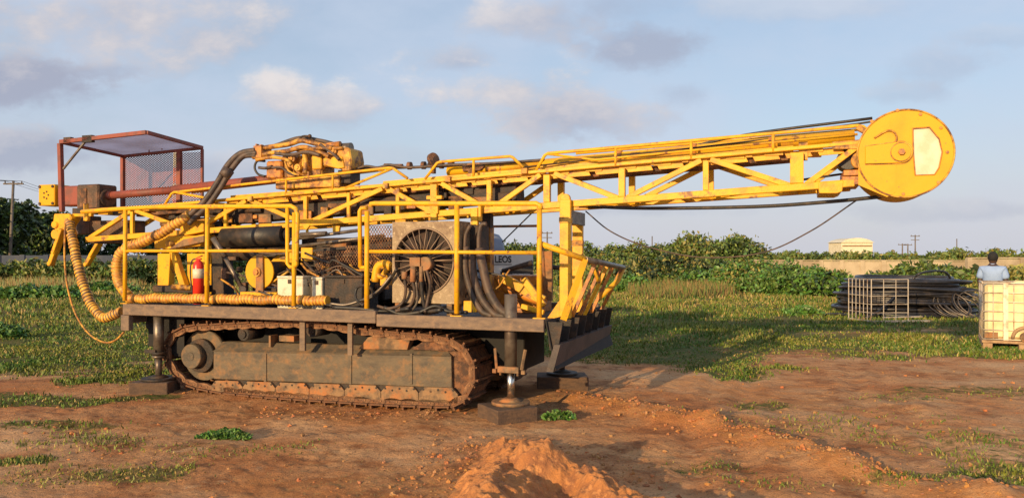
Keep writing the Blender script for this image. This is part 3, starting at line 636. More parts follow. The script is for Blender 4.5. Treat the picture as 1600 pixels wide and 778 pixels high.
# guard rails on the mast
def mrail(pts, r=.016, v=V1-.02, mat_='yellow'): part(MB().tube([L(x, y, v) for x, y in pts], r, 8), 'guard_rail', mat_, mast)
mrail([(256, 322), (268, 303), (272, 300.5), (608, 262.5), (614, 263), (637, 279)]); mrail([(272, 300), (330, 311)]); mrail([(540, 294), (612, 264)])
for px in (447, 520): mrail([(px, 401.5-px*.0 - (401.5-(300.5-(px-272)*.113))), (px, 333-(px-142)*.0905)], .013)
mrail([(664, 280), (683, 255), (688, 253), (797, 244.5), (801, 246), (818, 262)], .016); mrail([(740, 249), (740, 276)], .016)
mrail([(838, 266), (851, 243), (856, 240), (1340, 197), (1348, 198), (1372, 217)], .017); mrail([(856, 241), (930, 250), (1340, 210)], .012)
for px in (962, 1080, 1208): mrail([(px, 240-(px-856)*.0888), (px, 333-(px-142)*.0905)], .015)
for o_ in (1,):
    mrail([(900, 240), (1340, 203), (1368, 217)], .014, v=V2+.02); mrail([(300, 301), (600, 266)], .014, v=V2+.02)
# mast top: sheave guard disc, arm, pins
hd = empty('sheave_guard'); hd.parent = mast
cW = L(1414, 240, V1-.10); rW = (L(1413, 170.5, V1-.10).z-L(1413, 309, V1-.10).z)/2
def disc_outline(v):
    pts = []
    for k in range(64):
        a = 2*math.pi*k/64; x, z = math.cos(a)*rW, math.sin(a)*rW
        pts.append(Vector((cW.x+x, v, cW.z+z)))
    return pts
def guard_outline(v):
    out = []
    for p in disc_outline(v):
        dx, dz = p.x-cW.x, p.z-cW.z; ang = math.degrees(math.atan2(dz, dx)) % 360
        if 218 < ang < 232: pass
        out.append(p)
    return out
# disc plate has a real window opening built as ring of quads between outline and window
win = [(1426, 201), (1452, 199), (1467, 217), (1472, 238), (1467, 262), (1460, 273), (1430, 274), (1427, 240)]
def plate_with_window(v, th):
    w3 = [L(x, y, V1-.10) for x, y in win]; w3 = [Vector((p.x, v, p.z)) for p in w3]
    wc = sum(w3, Vector())/len(w3); outer = guard_outline(v); m = MB(); n = len(outer)
    def wat(a):      # window boundary at angle about wc
        d = Vector((math.cos(a), 0, math.sin(a))); best = None
        for i in range(len(w3)):
            p, q = w3[i], w3[(i+1) % len(w3)]; e = q-p; den = d.x*e.z-d.z*e.x
            if abs(den) < 1e-9: continue
            t = ((p.x-wc.x)*e.z-(p.z-wc.z)*e.x)/den; s_ = ((p.x-wc.x)*d.z-(p.z-wc.z)*d.x)/den
            if t > 0 and -1e-6 <= s_ <= 1+1e-6 and (best is None or t < best): best = t
        return wc + d*(best or .05)
    inner = [wat(math.atan2(p.z-wc.z, p.x-wc.x)) for p in outer]; E = Vector((0, th, 0)); vs = outer+inner+[p+E for p in outer]+[p+E for p in inner]; fs = []
    for i in range(n):
        j = (i+1) % n; fs += [(i, j, n+j, n+i), (2*n+i, 3*n+i, 3*n+j, 2*n+j), (i, 2*n+i, 2*n+j, j), (n+i, n+j, 3*n+j, 3*n+i)]
    m._add(vs, fs); return m, w3
vd = V1-.10
m1, w3 = plate_with_window(vd, .012); part(m1, 'guard_plate', 'disc', hd)
part(MB().tube([Vector((cW.x+math.cos(2*math.pi*k/72)*rW*.985, vd-.003, cW.z+math.sin(2*math.pi*k/72)*rW*.985)) for k in range(73)], .008, 6, cap=False), 'rolled_edge', 'dirtyel', hd)
part(MB().tube([Vector((p_.x, vd-.004, p_.z)) for p_ in w3+w3[:1]], .006, 6, cap=False), 'window_frame', 'orange', hd)
# rolled rim behind plate and back plate
rim = MB(); on = disc_outline(vd+.012); n = len(on); dep = Vector((0, .60, 0)); fs = []
sc = .985; inn = [Vector((cW.x+(p.x-cW.x)*sc, p.y, cW.z+(p.z-cW.z)*sc)) for p in on]
vs = on+inn+[p+dep for p in on]+[p+dep for p in inn]
for i in range(n):
    j = (i+1) % n; a = 360*(i+.5)/n
    if 150 < a < 212: continue
    fs += [(i, j, 2*n+j, 2*n+i), (n+i, 3*n+i, 3*n+j, n+j), (i, n+i, n+j, j), (2*n+i, 2*n+j, 3*n+j, 3*n+i)]
rim._add(vs, fs, 0, False); part(rim, 'guard_rim', 'disc', hd)
m2, _ = plate_with_window(vd+.62, .012); part(m2, 'guard_plate', 'disc', hd)
part(MB().prism([Vector((p.x, vd+.014, p.z)) for p in [w3[0]+(w3[0]-w3[4])*.04, w3[1]+(w3[1]-w3[5])*.04, w3[2]+Vector((.02, 0, .01)), w3[3]+Vector((.02, 0, 0)), w3[4]+Vector((.02, 0, -.01)), w3[5]+(w3[5]-w3[1])*.04, w3[6]+(w3[6]-w3[2])*.04, w3[7]-UX*.02]], (0, .006, 0)), 'window_sheet', 'bulb', hd)
# sheave wheel inside
part(MB().cyl((cW.x, .83, cW.z), (cW.x, .93, cW.z), .30, 36), 'sheave', 'orange', hd); part(MB().cyl((cW.x, 1.02, cW.z), (cW.x, 1.12, cW.z), .30, 36), 'sheave', 'orange', hd)
tail = MB(); tail.prism([L(x, y, vd) + Vector((0, -.003, 0)) for x, y in ((1341, 255), (1341, 289), (1386, 308), (1400, 300), (1400, 215), (1352, 215))], (0, .01, 0)); part(tail, 'tail_plate', 'disc', hd)
# long arm plate with rounded end + hub
arm = MB(); ac = L(1408, 238, vd-.03); pts = []
for k in range(13): a = -math.pi/2 + math.pi*k/12; pts.append(ac + Vector((math.cos(a)*.095, 0, math.sin(a)*.095)))
uo = [ac + (q_-ac)*1.09 for q_ in pts] + [L(1352, 227.5, vd-.03), L(1352, 257.5, vd-.03)]; part(MB().prism([Vector((q_.x, vd-.008, q_.z)) for q_ in uo], (0, .006, 0)), 'arm_outline', 'dirtyel', hd); p0 = L(1352, 229, vd-.03); p1 = L(1352, 256, vd-.03); pts += [p0, p1]; arm.prism(pts, (0, .026, 0)); part(arm, 'arm_plate', 'disc', hd, .004)  # larger, darker plate beneath draws an outline around the arm
part(MB().cyl(ac-VX*.004, ac, .088, 28), 'hub_outline', 'dirtyel', hd); part(MB().cyl(ac-VX*.015, ac-VX*.004, .080, 28), 'hub_ring', 'disc', hd, .004); part(MB().cyl(ac-VX*.05, ac-VX*.015, .028, 6), 'hub_bolt', 'orange', hd)  # darker disc beneath outlines the hub
for px, py in ((1402, 173), (1438, 179), (1480, 238), (1411, 303), (1466, 285), (1362, 190), (1470, 200)): p = L(px, py, vd-.0); part(MB().cyl(p-VX*.012, p+VX*.01, .014, 8), 'rim_bolt', 'orange', hd)
p = [L(x, y, vd-.012) for x, y in ((1366, 216), (1385, 205), (1396, 206), (1401, 214), (1399, 222), (1390, 226), (1364, 230))]; part(MB().tube(smooth_path(p, 4), .009, 6), 'bent_rod', 'dirtyel', hd)
# mast end box: black motor, yellow brackets
part(MB().tube([L(1326, 248, .8), Lv(1326, 248, .8, .30)], .10, 22), 'hydraulic_motor', 'black', mast)
part(MB().cyl(L(1344, 250, .72), Lv(1344, 250, .72, .3), .075, 20), 'motor_flange', 'dirtyel', mast)
mb = MB(); mb.box(L(1316, 276, V1-.03), Lv(1345, 288, V1-.03, .56)); mb.box(L(1318, 266, V1-.03), Lv(1342, 274, V1-.03, .56)); part(mb, 'end_bracket', 'orange', mast, .004)
mb = MB().prism([L(x, y, V1-.035) for x, y in ((1278, 286), (1318, 282), (1316, 299), (1308, 302), (1280, 302))], (0, .62, 0)); part(mb, 'end_shoe', 'yellow', mast, .004)
mb = MB(); mb.bar(L(1340, 198, V1-.03), L(1370, 218, V1-.03), .02, .05); mb.prism([L(x, y, V1-.03) for x, y in ((1300, 222), (1368, 216), (1362, 226), (1345, 233), (1300, 233))], (0, .02, 0)); part(mb, 'top_bracket', 'dirtyel', mast, .003)
part(MB().box(L(1248, 222, V1+.03), Lv(1262, 250, V1+.03, .06)), 'latch', 'dirtyel', mast)
# dark hoses/cables along the mast
part(MB().tube(smooth_path([L(830, 262, 1.1), L(1000, 246, 1.1), L(1165, 211, 1.1), L(1363, 185, 1.05)], 6), .014, 8).tube(smooth_path([L(1165, 212, 1.1), L(1300, 199, 1.1), L(1390, 186, 1.05)], 6), .010, 8), 'haul_rope', 'black', mast)
part(MB().tube(smooth_path([L(905, 322, 1.0), L(1010, 325.5, 1.0), L(1180, 323, 1.0), L(1300, 315, 1.0), L(1400, 305, 1.0)], 6), .018, 8), 'haul_rope', 'black', mast)
part(MB().tube(smooth_path([L(915, 330, 1.4), L(955, 362, 1.4), L(1010, 385, 1.5), L(1095, 402, 1.5), L(1190, 395, 1.5), L(1265, 362, 1.3), L(1340, 312, 1.1)], 8), .008, 6), 'slack_rope', 'hosebrown', mast)
part(MB().tube([L(832, 332, 1.3), L(785, 378, 1.9)], .008, 6), 'slack_rope', 'hosebrown', mast)
part(MB().tube([L(1240, 283, 1.0), L(1330, 270, 1.0)], .012, 6), 'cable', 'black', mast)
# ---- support posts
for v, a, b, m in ((V1-.07, (884, 303), (886, 500), 'yellow'), (V2+.07, (903, 342), (903, 492), 'yellow')):
    p = L(a[0], a[1], v); q = L(b[0], b[1], v); sp_ = MB().box((p.x-.058, v-.03, .96), (p.x+.058, v+.03, p.z-.06)); 
    if v < 1: sp_.cyl((p.x, v-.025, p.z-.05), (p.x, v+.025, p.z-.05), .05, 20); 
    sp_.box((p.x-.064, v-.036, p.z-.30), (p.x+.064, v+.036, p.z-.24), 1)
    part(sp_, 'mast_rest_post', [m, 'dirtyel'], None, .005)
p = L(884, 320, V1); part(MB().box((p.x-.05, V1-.03, p.z-.20), (p.x+.06, V2+.05, p.z-.06)), 'rest_cradle', 'steel', None, .005)
gus = MB().prism([L(x, y, V1-.04) for x, y in ((855, 497), (884, 455), (884, 497))], (0, .02, 0)); part(gus, 'gusset', 'yellow')

# ---- right end platform: dark end plate, slanted basket
ep = MB(); zt, zm, zb = .985, .80, .50
a0, a1 = Vector((uR, .0, zt)), Vector((uR, DW, zt))
nb = Vector((.14, 0, 0))
ep.prism([Vector((uR+.003, .02, zt)), Vector((uR+.003, DW, zt)), Vector((uR+.16, DW, zb+.02)), Vector((uR+.10, .02, zb+.02))], (.012, 0, 0)); part(ep, 'end_plate', 'void')
lip = MB(); lip.prism([Vector((uR+.09, .0, .50)), Vector((uR+.02, .0, .50)), Vector((uR+.10, .0, .76)), Vector((uR+.16, .0, .76))], (0, DW, 0)); part(lip, 'end_lip', 'lip')
for k in range(8):
    v = .05 + k*(DW-.1)/7; ribs = MB().prism([Vector((uR+.01, v, .97)), Vector((uR+.17, v, .97)), Vector((uR+.12, v, .70)), Vector((uR+.04, v, .70))], (0, .015, 0)); part(ribs, 'end_rib', 'dark')
bk = empty('end_basket'); bk.parent = rig
T0, T1 = L(914, 405, .25), L(974, 418, DW-.15)
part(MB().tube([T0, T1], .03, 12), 'grey_top_bar', 'steel', bk); part(MB().tube([L(845, 381, .05), T0], .028, 12), 'side_bar', 'yellow', bk)
part(MB().bar(L(880, 500, .12), T0, .05, .05), 'basket_bar', 'yellow', bk)
k = 0
for t, dx, mt in ((.25, .12, 'orange'), (.42, .05, 'orange'), (.55, .3, 'yellow'), (.7, .22, 'orange'), (.97, .3, 'orange')):
    q = T0.lerp(T1, t); b = Vector((uR+.06, q.y, .93)); part(MB().bar(b, q, .035, .035), 'basket_bar', mt, bk)
part(MB().tube([L(908, 398, .9), L(925, 412, .95), L(935, 440, .95)], .018, 8), 'basket_bar', 'yellow', bk)
part(MB().tube([T1, T1+Vector((-.05, -.1, -.16)), Vector((uR+.1, DW-.5, 1.1))], .03, 10), 'basket_bar', 'yellow', bk)

# ---- lower machinery on the deck -------------------------------------------------
# left yellow swivel bracket & legs at the mast foot
mf = empty('mast_foot_bracket'); mf.parent = rig
mb = MB(); mb.prism([L(x, y, V1-.10) for x, y in ((84, 334), (108, 334), (112, 341), (104, 352), (100, 366), (90, 368), (82, 352))], (0, .16, 0)); part(mb, 'foot_lug', 'yellow', mf, .01)
mb = MB(); mb.cyl(L(85, 366, V1-.13), Lv(85, 366, V1-.13, .2), .062, 18); mb.cyl(L(84, 351, V1-.13), Lv(84, 351, V1-.13, .2), .045, 16); part(mb, 'pivot_pin', 'yellow', mf)
def leg(a, b, v):
    mb = MB(); p, q = L(a[0], a[1], v), L(b[0], b[1], v); mb.bar(p, p.lerp(q, .7), .05, .10, up=VX); mb.bar(p.lerp(q, .6), q, .06, .075, up=VX); mb.cyl(q-VX*.045, q+VX*.045, .03, 12); part(mb, 'hinge_leg', 'yellow', mf, .006)
leg((99, 358), (80, 412), V1-.10); leg((160, 372), (136, 413), V2+.05)
part(MB().box(L(130, 318, V1-.05), Lv(136, 345, V1-.05, .03)).cyl(L(134, 342, V1-.08), Lv(134, 342, V1-.08, .05), .03, 12).box(L(112, 334, V1-.04), Lv(142, 338, V1-.04, .05)), 'clamp_plate', 'yellow', mf, .004)
part(MB().box(L(140, 345, .9), Lv(200, 380, .9, .3)).box(L(112, 338, .95), Lv(140, 366, .95, .2)), 'gearbox', 'grime', mf, .01)
# rotary drive at the foot of the mast
dr = empty('drive_head'); dr.parent = rig
vc = .88
p, q = L(60, 289, vc), L(85, 321, vc); part(MB().box((p.x, vc, q.z), (q.x, vc+.26, p.z)), 'flange', 'disc', dr, .01)
for x in (.03, q.x-p.x-.03):
    for z in (p.z-.03, q.z+.03): part(MB().cyl((p.x+x, vc-.012, z), (p.x+x, vc+.004, z), .021, 8), 'flange_bolt', 'dark', dr)
cc = L(72, 305, vc)
for k in range(5): a = k*1.2566; part(MB().cyl((cc.x+math.cos(a)*.045, vc-.008, cc.z+math.sin(a)*.05), (cc.x+math.cos(a)*.045, vc+.004, cc.z+math.sin(a)*.05), .013, 6), 'flange_hole', 'dark', dr)
p, q = L(88, 291, vc), L(122, 321, vc); part(MB().box((p.x-.01, vc+.02, q.z), (q.x, vc+.24, p.z)), 'motor_body', 'red', dr, .02)
p, q = L(121, 289, vc), L(158, 330, vc); mb = MB().box((p.x, vc-.02, q.z+.03), (q.x-.03, vc+.30, p.z)).cyl((q.x-.04, vc+.13, (p.z+q.z)/2), (q.x+.0, vc+.13, (p.z+q.z)/2), .13, 20); part(mb, 'gear_case', 'grime', dr, .025); part(MB().cyl((p.x+.0, vc+.14, (p.z+q.z)/2+.01), (p.x+.05, vc+.14, (p.z+q.z)/2+.01), .15, 22).box((p.x+.08, vc-.035, q.z+.06), (p.x+.2, vc-.02, p.z-.05)), 'gear_cover', 'rust', dr, .006)
mb = MB().bar(L(118, 330, vc), L(200, 332, vc), .1, .08); part(mb, 'slide_plate', 'dark', dr)
# long rusty feed pipe
part(MB().tube([L(153, 307, 1.0), L(275, 297, 1.0)], .052, 16).tube([L(272, 297, 1.0), L(480, 274, 1.0)], .060, 16).cyl(L(168, 305.5, 1.0), L(176, 305, 1.0), .06, 16), 'feed_pipe', 'red')
# ---- canopy cage
cg = empty('operator_cage'); cg.parent = rig
P1, P2, P3, P4 = L(94, 222, .35), L(229, 207, .35), L(316, 231, 1.55), L(192, 244, 1.55)
def inset(p): return p
for a, b, w in ((P1, P2, .05), (P2, P3, .045), (P3, P4, .05), (P4, P1, .045)): part(MB().bar(a, b, .04, w), 'roof_rail', 'red', cg, .004)
part(MB().prism([P1+WX*.012, P2+WX*.012, P3+WX*.012, P4+WX*.012], (0, 0, .012)), 'roof_sheet', 'liner', cg)
part(MB().bar(P1-WX*.02, L(97, 331, .37), .055, .055), 'cage_post', 'red', cg, .004)
pb = L(192, 330, 1.55); part(MB().bar(P4-WX*.02, (P4.x, 1.55, pb.z), .055, .055), 'cage_post', 'red', cg, .004)
Pm = P4.lerp(P3, .72); part(MB().bar(Pm-WX*.02, (Pm.x, 1.55, pb.z), .07, .05), 'cage_post', 'red', cg, .004); part(MB().bar(P3-WX*.02, (P3.x, 1.55, pb.z+.0), .035, .035), 'cage_post', 'red', cg, .004)
part(MB().bar(L(132, 223, .35), L(99, 264, .36), .022, .022), 'cage_brace', 'steel', cg)
part(MB().box(L(128, 212, .33), Lv(143, 222, .33, .05)).box(L(99, 215, .33), Lv(110, 222, .33, .05)), 'roof_clamp', 'dark', cg)
part(MB().tube([L(233, 240, 1.4), L(233, 227, 1.4), L(252, 226, 1.4), L(253, 234, 1.4)], .008, 6), 'roof_hook', 'red', cg)
def expanded(p00, uvec, vvec, W_, H_, sx, sy, r, name, mt, par):
    """diamond mesh of thin strands in the plane spanned by unit uvec, vvec"""
    mb = MB(); p00 = V(p00); uvec = V(uvec).normalized(); vvec = V(vvec).normalized(); nrm = uvec.cross(vvec)
    sl_ = sy/sx
    for sg in (1, -1):
        k = -int(H_/sy)-1
        while k*sx < W_+H_/sl_:
            x0 = k*sx if sg > 0 else k*sx
            # line: x = x0 + y/sl (sg>0)  or x = x0 + H/sl - y/sl
            pts = []
            for y in (0, H_):
                x = x0 + (y/sl_ if sg > 0 else (H_-y)/sl_); pts.append((x, y))
            (xa, ya), (xb, yb) = pts
            # clip to 0..W
            def clip(x, xa, ya, xb, yb): t = (x-xa)/(xb-xa); return x, ya+(yb-ya)*t
            if max(xa, xb) <= 0 or min(xa, xb) >= W_: k += 1; continue
            q = [(xa, ya), (xb, yb)]
            for i in (0, 1):
                if q[i][0] < 0: q[i] = clip(0, xa, ya, xb, yb)
                if q[i][0] > W_: q[i] = clip(W_, xa, ya, xb, yb)
            a = p00+uvec*q[0][0]+vvec*q[0][1]; b = p00+uvec*q[1][0]+vvec*q[1][1]
            if (b-a).length > 1e-4: mb.bar(a, b, r, r)
            k += 1
    return part(mb, name, mt, par)
expanded((P4.x, 1.56, pb.z), (P3.x-P4.x, 0, 0), (0, 0, 1), P3.x-P4.x, min(P4.z, P3.z)-pb.z, .05, .032, .007, 'mesh_panel', 'red', cg)
# ---- hydraulic head on the mast (rotation unit)
rh = empty('rotation_unit'); rh.parent = rig
v = .80
def hb(a, b, v, dv, name, mt, bev=.012): return part(MB().box(L(a[0], a[1], v), Lv(b[0], b[1], v, dv)), name, mt, rh, bev)
hb((415, 252), (440, 279), v, .34, 'gear_housing', 'orange', .02); hb((438, 244), (470, 278), v+.05, .3, 'valve_block', 'dirtyel', .02)
hb((470, 238), (502, 276), v+.02, .3, 'valve_block', 'dirtyel', .02); hb((487, 240), (502, 264), v-.01, .1, 'side_plate', 'yellow', .01)
part(MB().prism([L(x, y, v) for x, y in ((503, 240), (540, 230), (546, 232), (549, 250), (547, 268), (535, 268), (528, 262), (504, 260))], (0, .30, 0)), 'bell_housing', 'dirtyel', rh, .015)
part(MB().prism([L(x, y, v-.02) for x, y in ((505, 247), (534, 244), (538, 262), (528, 264), (506, 258))], (0, .03, 0)), 'cover_plate', 'yellow', rh, .008)
part(MB().prism([L(x, y, v+.06) for x, y in ((527, 266), (548, 266), (548, 287), (530, 287))], (0, .22, 0)), 'chuck', 'dark', rh, .01)
part(MB().box(L(430, 278, v+.02), Lv(530, 292, v+.02, .32)), 'carriage', 'dirtyel', rh, .01)
for c_, rr_ in (((464, 262), .045), ((455, 248), .05), ((478, 262), .035), ((520, 236), .045), ((447, 264), .03), ((498, 232), .04)):
    p = L(c_[0], c_[1], v-.03); part(MB().cyl(p, p+VX*.14, rr_, 18).cyl(p-VX*.012, p, rr_*.5, 10), 'motor', 'dirtyel', rh, .004)
part(MB().cyl(L(502, 230, v+.05), L(532, 226, v+.05), .04, 14), 'manifold', 'orange', rh); part(MB().cyl(L(532, 232, v+.12), L(549, 231, v+.12), .06, 16), 'manifold', 'steel', rh)
hoses = [([(394, 240), (410, 232), (450, 226), (470, 220), (490, 224), (520, 232)], .03, v-.02), ([(395, 246), (420, 240), (450, 236), (475, 230), (500, 238), (515, 245)], .028, v-.04), ([(396, 236), (430, 228), (468, 216), (500, 220), (524, 226)], .026, v+.1),
         ([(400, 250), (425, 246), (448, 250), (455, 258)], .022, v-.05), ([(425, 262), (440, 262), (450, 270), (462, 274)], .016, v-.06), ([(475, 238), (478, 255), (476, 272)], .028, v-.06), ([(430, 240), (455, 242), (480, 238), (500, 243)], .022, v-.07),
         ([(445, 252), (452, 268), (468, 274)], .014, v-.08), ([(500, 226), (520, 240), (530, 250)], .018, v-.05), ([(404, 262), (415, 263), (425, 260)], .018, v-.03), ([(455, 232), (472, 236), (490, 232), (512, 232), (536, 232)], .02, v-.03)]
for pts, r_, vv in hoses: part(MB().tube(smooth_path([L(x, y, vv+.02*math.sin(i*2)) for i, (x, y) in enumerate(pts)], 6), r_, 10), 'hose', random.choice(['hosebrown', 'dirtyel', 'hosebrown']), rh)
part(MB().tube(smooth_path([L(x, y, v) for x, y in ((414, 252), (402, 252), (398, 262), (403, 272), (414, 276))], 6), .014, 8), 'hose', 'black', rh)
part(MB().tube(smooth_path([L(x, y, v) for x, y in ((468, 224), (469, 216), (474, 213), (482, 213))], 5), .012, 8).ell(L(484, 213, v), .024), 'fitting', 'dark', rh)
part(MB().box(L(396, 228, v-.06), Lv(408, 246, v-.06, .2)).box(L(399, 225, v-.06), Lv(401, 228, v-.06, .05)).box(L(406, 226, v-.06), Lv(408, 229, v-.06, .05)), 'hose_clamp', 'orange', rh)
# rods and couplings beyond the head
rs = empty('drill_string'); rs.parent = rig; v = .98
part(MB().tube([L(548, 265, v), L(905, 252, v)], .016, 10), 'rod', 'dark', rs)
part(MB().tube(smooth_path([L(x, y, v-.05) for x, y in ((548, 268), (570, 260), (590, 262), (610, 258), (640, 262), (700, 258), (780, 255), (850, 250))], 6), .016, 8), 'hose', 'hosebrown', rs)
for px, w, r_ in ((606, 10, .035), (640, 5, .045), (662, 5, .045), (690, 5, .045), (705, 7, .04), (622, 14, .026), (680, 22, .026)): part(MB().cyl(L(px-w/2, 262-(px-548)*.03, v), L(px+w/2, 262-(px-548)*.03, v), r_, 14), 'coupling', 'rust' if px != 680 else 'dark', rs)
p = L(677, 252, .90); c_ = MB(); a_ = Vector((.9, -.45, .25)).normalized(); c_.cyl(p-a_*.02+WX*.02, p+a_*.02+WX*.02, .075, 24); c_.bar(p+WX*.0, p-WX*.14, .04, .06); part(c_, 'round_plate', 'rust', rs)
mb = MB(); mb.box(L(722, 258, v-.08), Lv(752, 264, v-.08, .2)); mb.prism([L(x, y, v-.08) for x, y in ((722, 268), (730, 256), (748, 254), (757, 260), (750, 266))], (0, .2, 0)); mb.cyl(L(736, 268, v-.1), Lv(736, 268, v-.1, .2), .04, 14); part(mb, 'rope_swivel', 'rust', rs, .004)
part(MB().tube([L(815, 262, V1-.02), L(1330, 203, 1.02)], .009, 6), 'cable', 'dark', rs)
# ---- wrapped hoses
def wrapped(pts, r, name='wrapped_hose', pitch=.045, mats=('wrap', 'orange'), frac=.72):
    P = [p_+Vector((random.uniform(-.0025, .0025), 0, .005*math.sin(i_*.21)+random.uniform(-.0025, .0025))) for i_, p_ in enumerate(resample(smooth_path(pts, 10), pitch/4))]; rad = []; 
    for i in range(len(P)): ph = (i % 4); rad.append(r*(1.0 if ph in (1, 2) else (.93 if ph == 3 else .80))*(1+.045*math.sin(i*.37)+random.uniform(-.035, .035)))
    return part(MB().tube(P, rad, 12, 0, True, lambda i: 1 if i % 4 in (3,) else 0), name, list(mats))
wrapped([L(108, 345, V1-.05), L(113, 372, .55), L(121, 410, .5), L(132, 450, .45), L(148, 484, .42), L(166, 496, .40), L(190, 486, .40)], .062, mats=('wrap', 'hosebrown'))
wrapped([L(200, 467, .16), L(260, 466, .16), L(330, 467, .16), L(400, 468, .16), L(512, 470, .16)], .056)
wrapped([L(200, 462, .32), L(188, 446, .32), L(182, 420, .34), L(188, 396, .36), L(206, 384, .38), L(232, 374, .40), L(262, 358, .44), L(296, 336, .50)], .064)
for k, (dx, dy, r_) in enumerate(((0, 0, .036), (7, 5, .034), (3, 10, .03))):
    part(MB().tube(smooth_path([L(292+dx, 340+dy, .50), L(318+dx, 316+dy, .55), L(338+dx, 288+dy, .6), L(356+dx, 258+dy, .68), L(376+dx*.8, 240+dy*.6, .74), L(400+dx*.3, 235+dy*.8, .76)], 8), r_, 12), 'supply_hose', 'hosebrown')
for px, py in ((302, 330), (350, 268)): p, q = L(px, py+8, .56), L(px+8, py-3, .6); part(MB().tube([p, p+(q-p)*1], .07, 12), 'hose_band', 'hosebrown')
part(MB().tube(smooth_path([L(x, y, .5) for x, y in ((102, 350), (101, 400), (105, 445), (118, 490), (140, 522), (165, 535), (182, 530), (194, 518))], 8), .013, 8), 'thin_hose', 'dirtyel')
# ---- A frame and yellow bracket behind the extinguisher
sf = empty('slew_frame'); sf.parent = rig; v = .62
def pr(pts, v, dv, name, mt, par=None, bev=.005): return part(MB().prism([L(x, y, v) for x, y in pts], (0, dv, 0)), name, mt, par or sf, bev)
pr([(246, 396), (266, 396), (263, 446), (246, 446)], v, .10, 'stand', 'yellow'); pr([(264, 394), (272, 394), (290, 450), (281, 450)], v+.01, .08, 'stand', 'yellow')
pr([(241, 377), (258, 368), (296, 370), (318, 366), (320, 374), (312, 384), (262, 389), (241, 388)], v, .22, 'yoke', 'yellow')
pr([(285, 352), (305, 344), (318, 350), (318, 362), (288, 368)], v-.02, .2, 'yoke', 'yellow'); pr([(262, 390), (318, 378), (318, 368), (286, 374)], v-.06, .05, 'guard', 'mud')
pr([(292, 396), (320, 396), (322, 462), (293, 462)], v+.10, .06, 'stand', 'yellow'); pr([(330, 345), (345, 345), (350, 470), (330, 470)], v+.2, .2, 'tower', 'dark')
part(MB().box(L(238, 446, .5), Lv(300, 458, .5, .4)), 'base_rail', 'dark', sf, .01); part(MB().cyl(L(262, 380, .55), Lv(262, 380, .55, .25), .04, 14), 'pin', 'dirtyel', sf)
part(MB().cyl(L(270, 448, .5), Lv(300, 450, .5, 0), .035, 12), 'pin', 'dirtyel', sf)
part(MB().tube([L(333, 372, .42), L(352, 402, .42)], .034, 14).tube([L(350, 399, .42), L(378, 450, .42)], .026, 14).cyl(L(379, 452, .38), L(379, 452, .46), .04, 14), 'lift_ram', 'steel')
part(MB().box(L(340, 462, .3), Lv(385, 470, .3, .2)), 'ram_foot', 'yellow', None, .004)
# ---- winch
wn = empty('winch'); wn.parent = rig; c = L(405, 425, .34)
part(MB().cyl(c, c+VX*.02, .195, 40), 'drum_flange', 'disc', wn, .004); part(MB().cyl(c+VX*.02, c+VX*.42, .12, 24), 'drum', 'dark', wn); part(MB().cyl(c+VX*.42, c+VX*.44, .195, 40), 'drum_flange', 'disc', wn)
part(MB().prism([L(x, y, .31) for x, y in ((400, 398), (410, 398), (411, 456), (399, 456))], (0, .02, 0)), 'bearing_arm', 'mud', wn, .003)
part(MB().cyl(c-VX*.05, c, .055, 8), 'hub', 'dirtyel', wn, .004); part(MB().cyl(c-VX*.07, c-VX*.05, .03, 6), 'hub_nut', 'orange', wn)
part(MB().box(L(375, 456, .28), Lv(432, 463, .28, .3)), 'winch_base', 'yellow', wn, .004)
# ---- dark tank, engine, guards
part(MB().cyl(L(352, 371, .75), L(446, 367, .75), .125, 28).cyl(L(446, 367, .75), L(458, 366.5, .75), .07, 20), 'hydraulic_tank', 'black')
part(MB().cyl(L(360, 395, .9), L(470, 395, .9), .10, 24), 'exhaust_silencer', 'dark')
en = empty('engine'); en.parent = rig
part(MB().box(L(430, 400, .95), Lv(600, 470, .95, .7)), 'engine_block', 'dark', en, .02); part(MB().box(L(470, 372, 1.1), Lv(610, 400, 1.1, .4)), 'cylinder_head', 'dark', en, .02)
part(MB().box(L(560, 398, .9), Lv(592, 420, .9, .05)).cyl(L(575, 408, .85), Lv(575, 408, .85, .08), .05, 16), 'oil_filter', 'orange', en)
part(MB().cyl(L(520, 384, 1.0), L(545, 384, 1.0), .06, 16), 'air_filter', 'mud', en)
part(MB().box(L(446, 390, .62), Lv(456, 405, .62, .05)), 'bracket', 'yellow', en, .004); part(MB().box(L(470, 387, .6), Lv(488, 408, .6, .08)), 'bracket', 'yellow', en, .004)
for i in range(9):
    x0 = 380+i*22; part(MB().tube(smooth_path([L(x0, 392+i*3 % 17, .7), L(x0+40, 400-i % 5*3, .66), L(x0+85, 388+i % 3*6, .7)], 5), .014, 8), 'hose', ['black', 'hosebrown', 'steel'][i % 3], en)
part(MB().tube([L(455, 386, .6), L(600, 368, .6)], .02, 10).tube([L(455, 374, .62), L(560, 360, .62)], .02, 10).tube([L(470, 367, .6), L(510, 365, .6)], .028, 12), 'pipe', 'steel', en)
for (a, b, c_, d) in ((492, 392, 570, 424), (570, 352, 612, 428), (540, 384, 572, 394)):
    p, q = L(a, d, .55), L(c_, b, .55); expanded((p.x, .55, p.z), (1, 0, 0), (0, 0, 1), q.x-p.x, q.z-p.z, .035, .05, .006, 'guard_mesh', 'rust', en)
part(MB().bar(L(489, 392, .56), L(612, 380, .56), .015, .03).bar(L(492, 426, .56), L(600, 426, .56), .015, .03), 'guard_frame', 'dark', en)
mb = MB(); mb.prism([L(x, y, V1-.035) for x, y in ((466, 342), (488, 342), (484, 352), (478, 360), (472, 352))], (0, .03, 0)); mb.prism([L(x, y, V1-.03) for x, y in ((519, 353), (531, 353), (529, 367), (520, 367))], (0, .03, 0)); part(mb, 'hanger_lug', 'yellow', mast, .004)
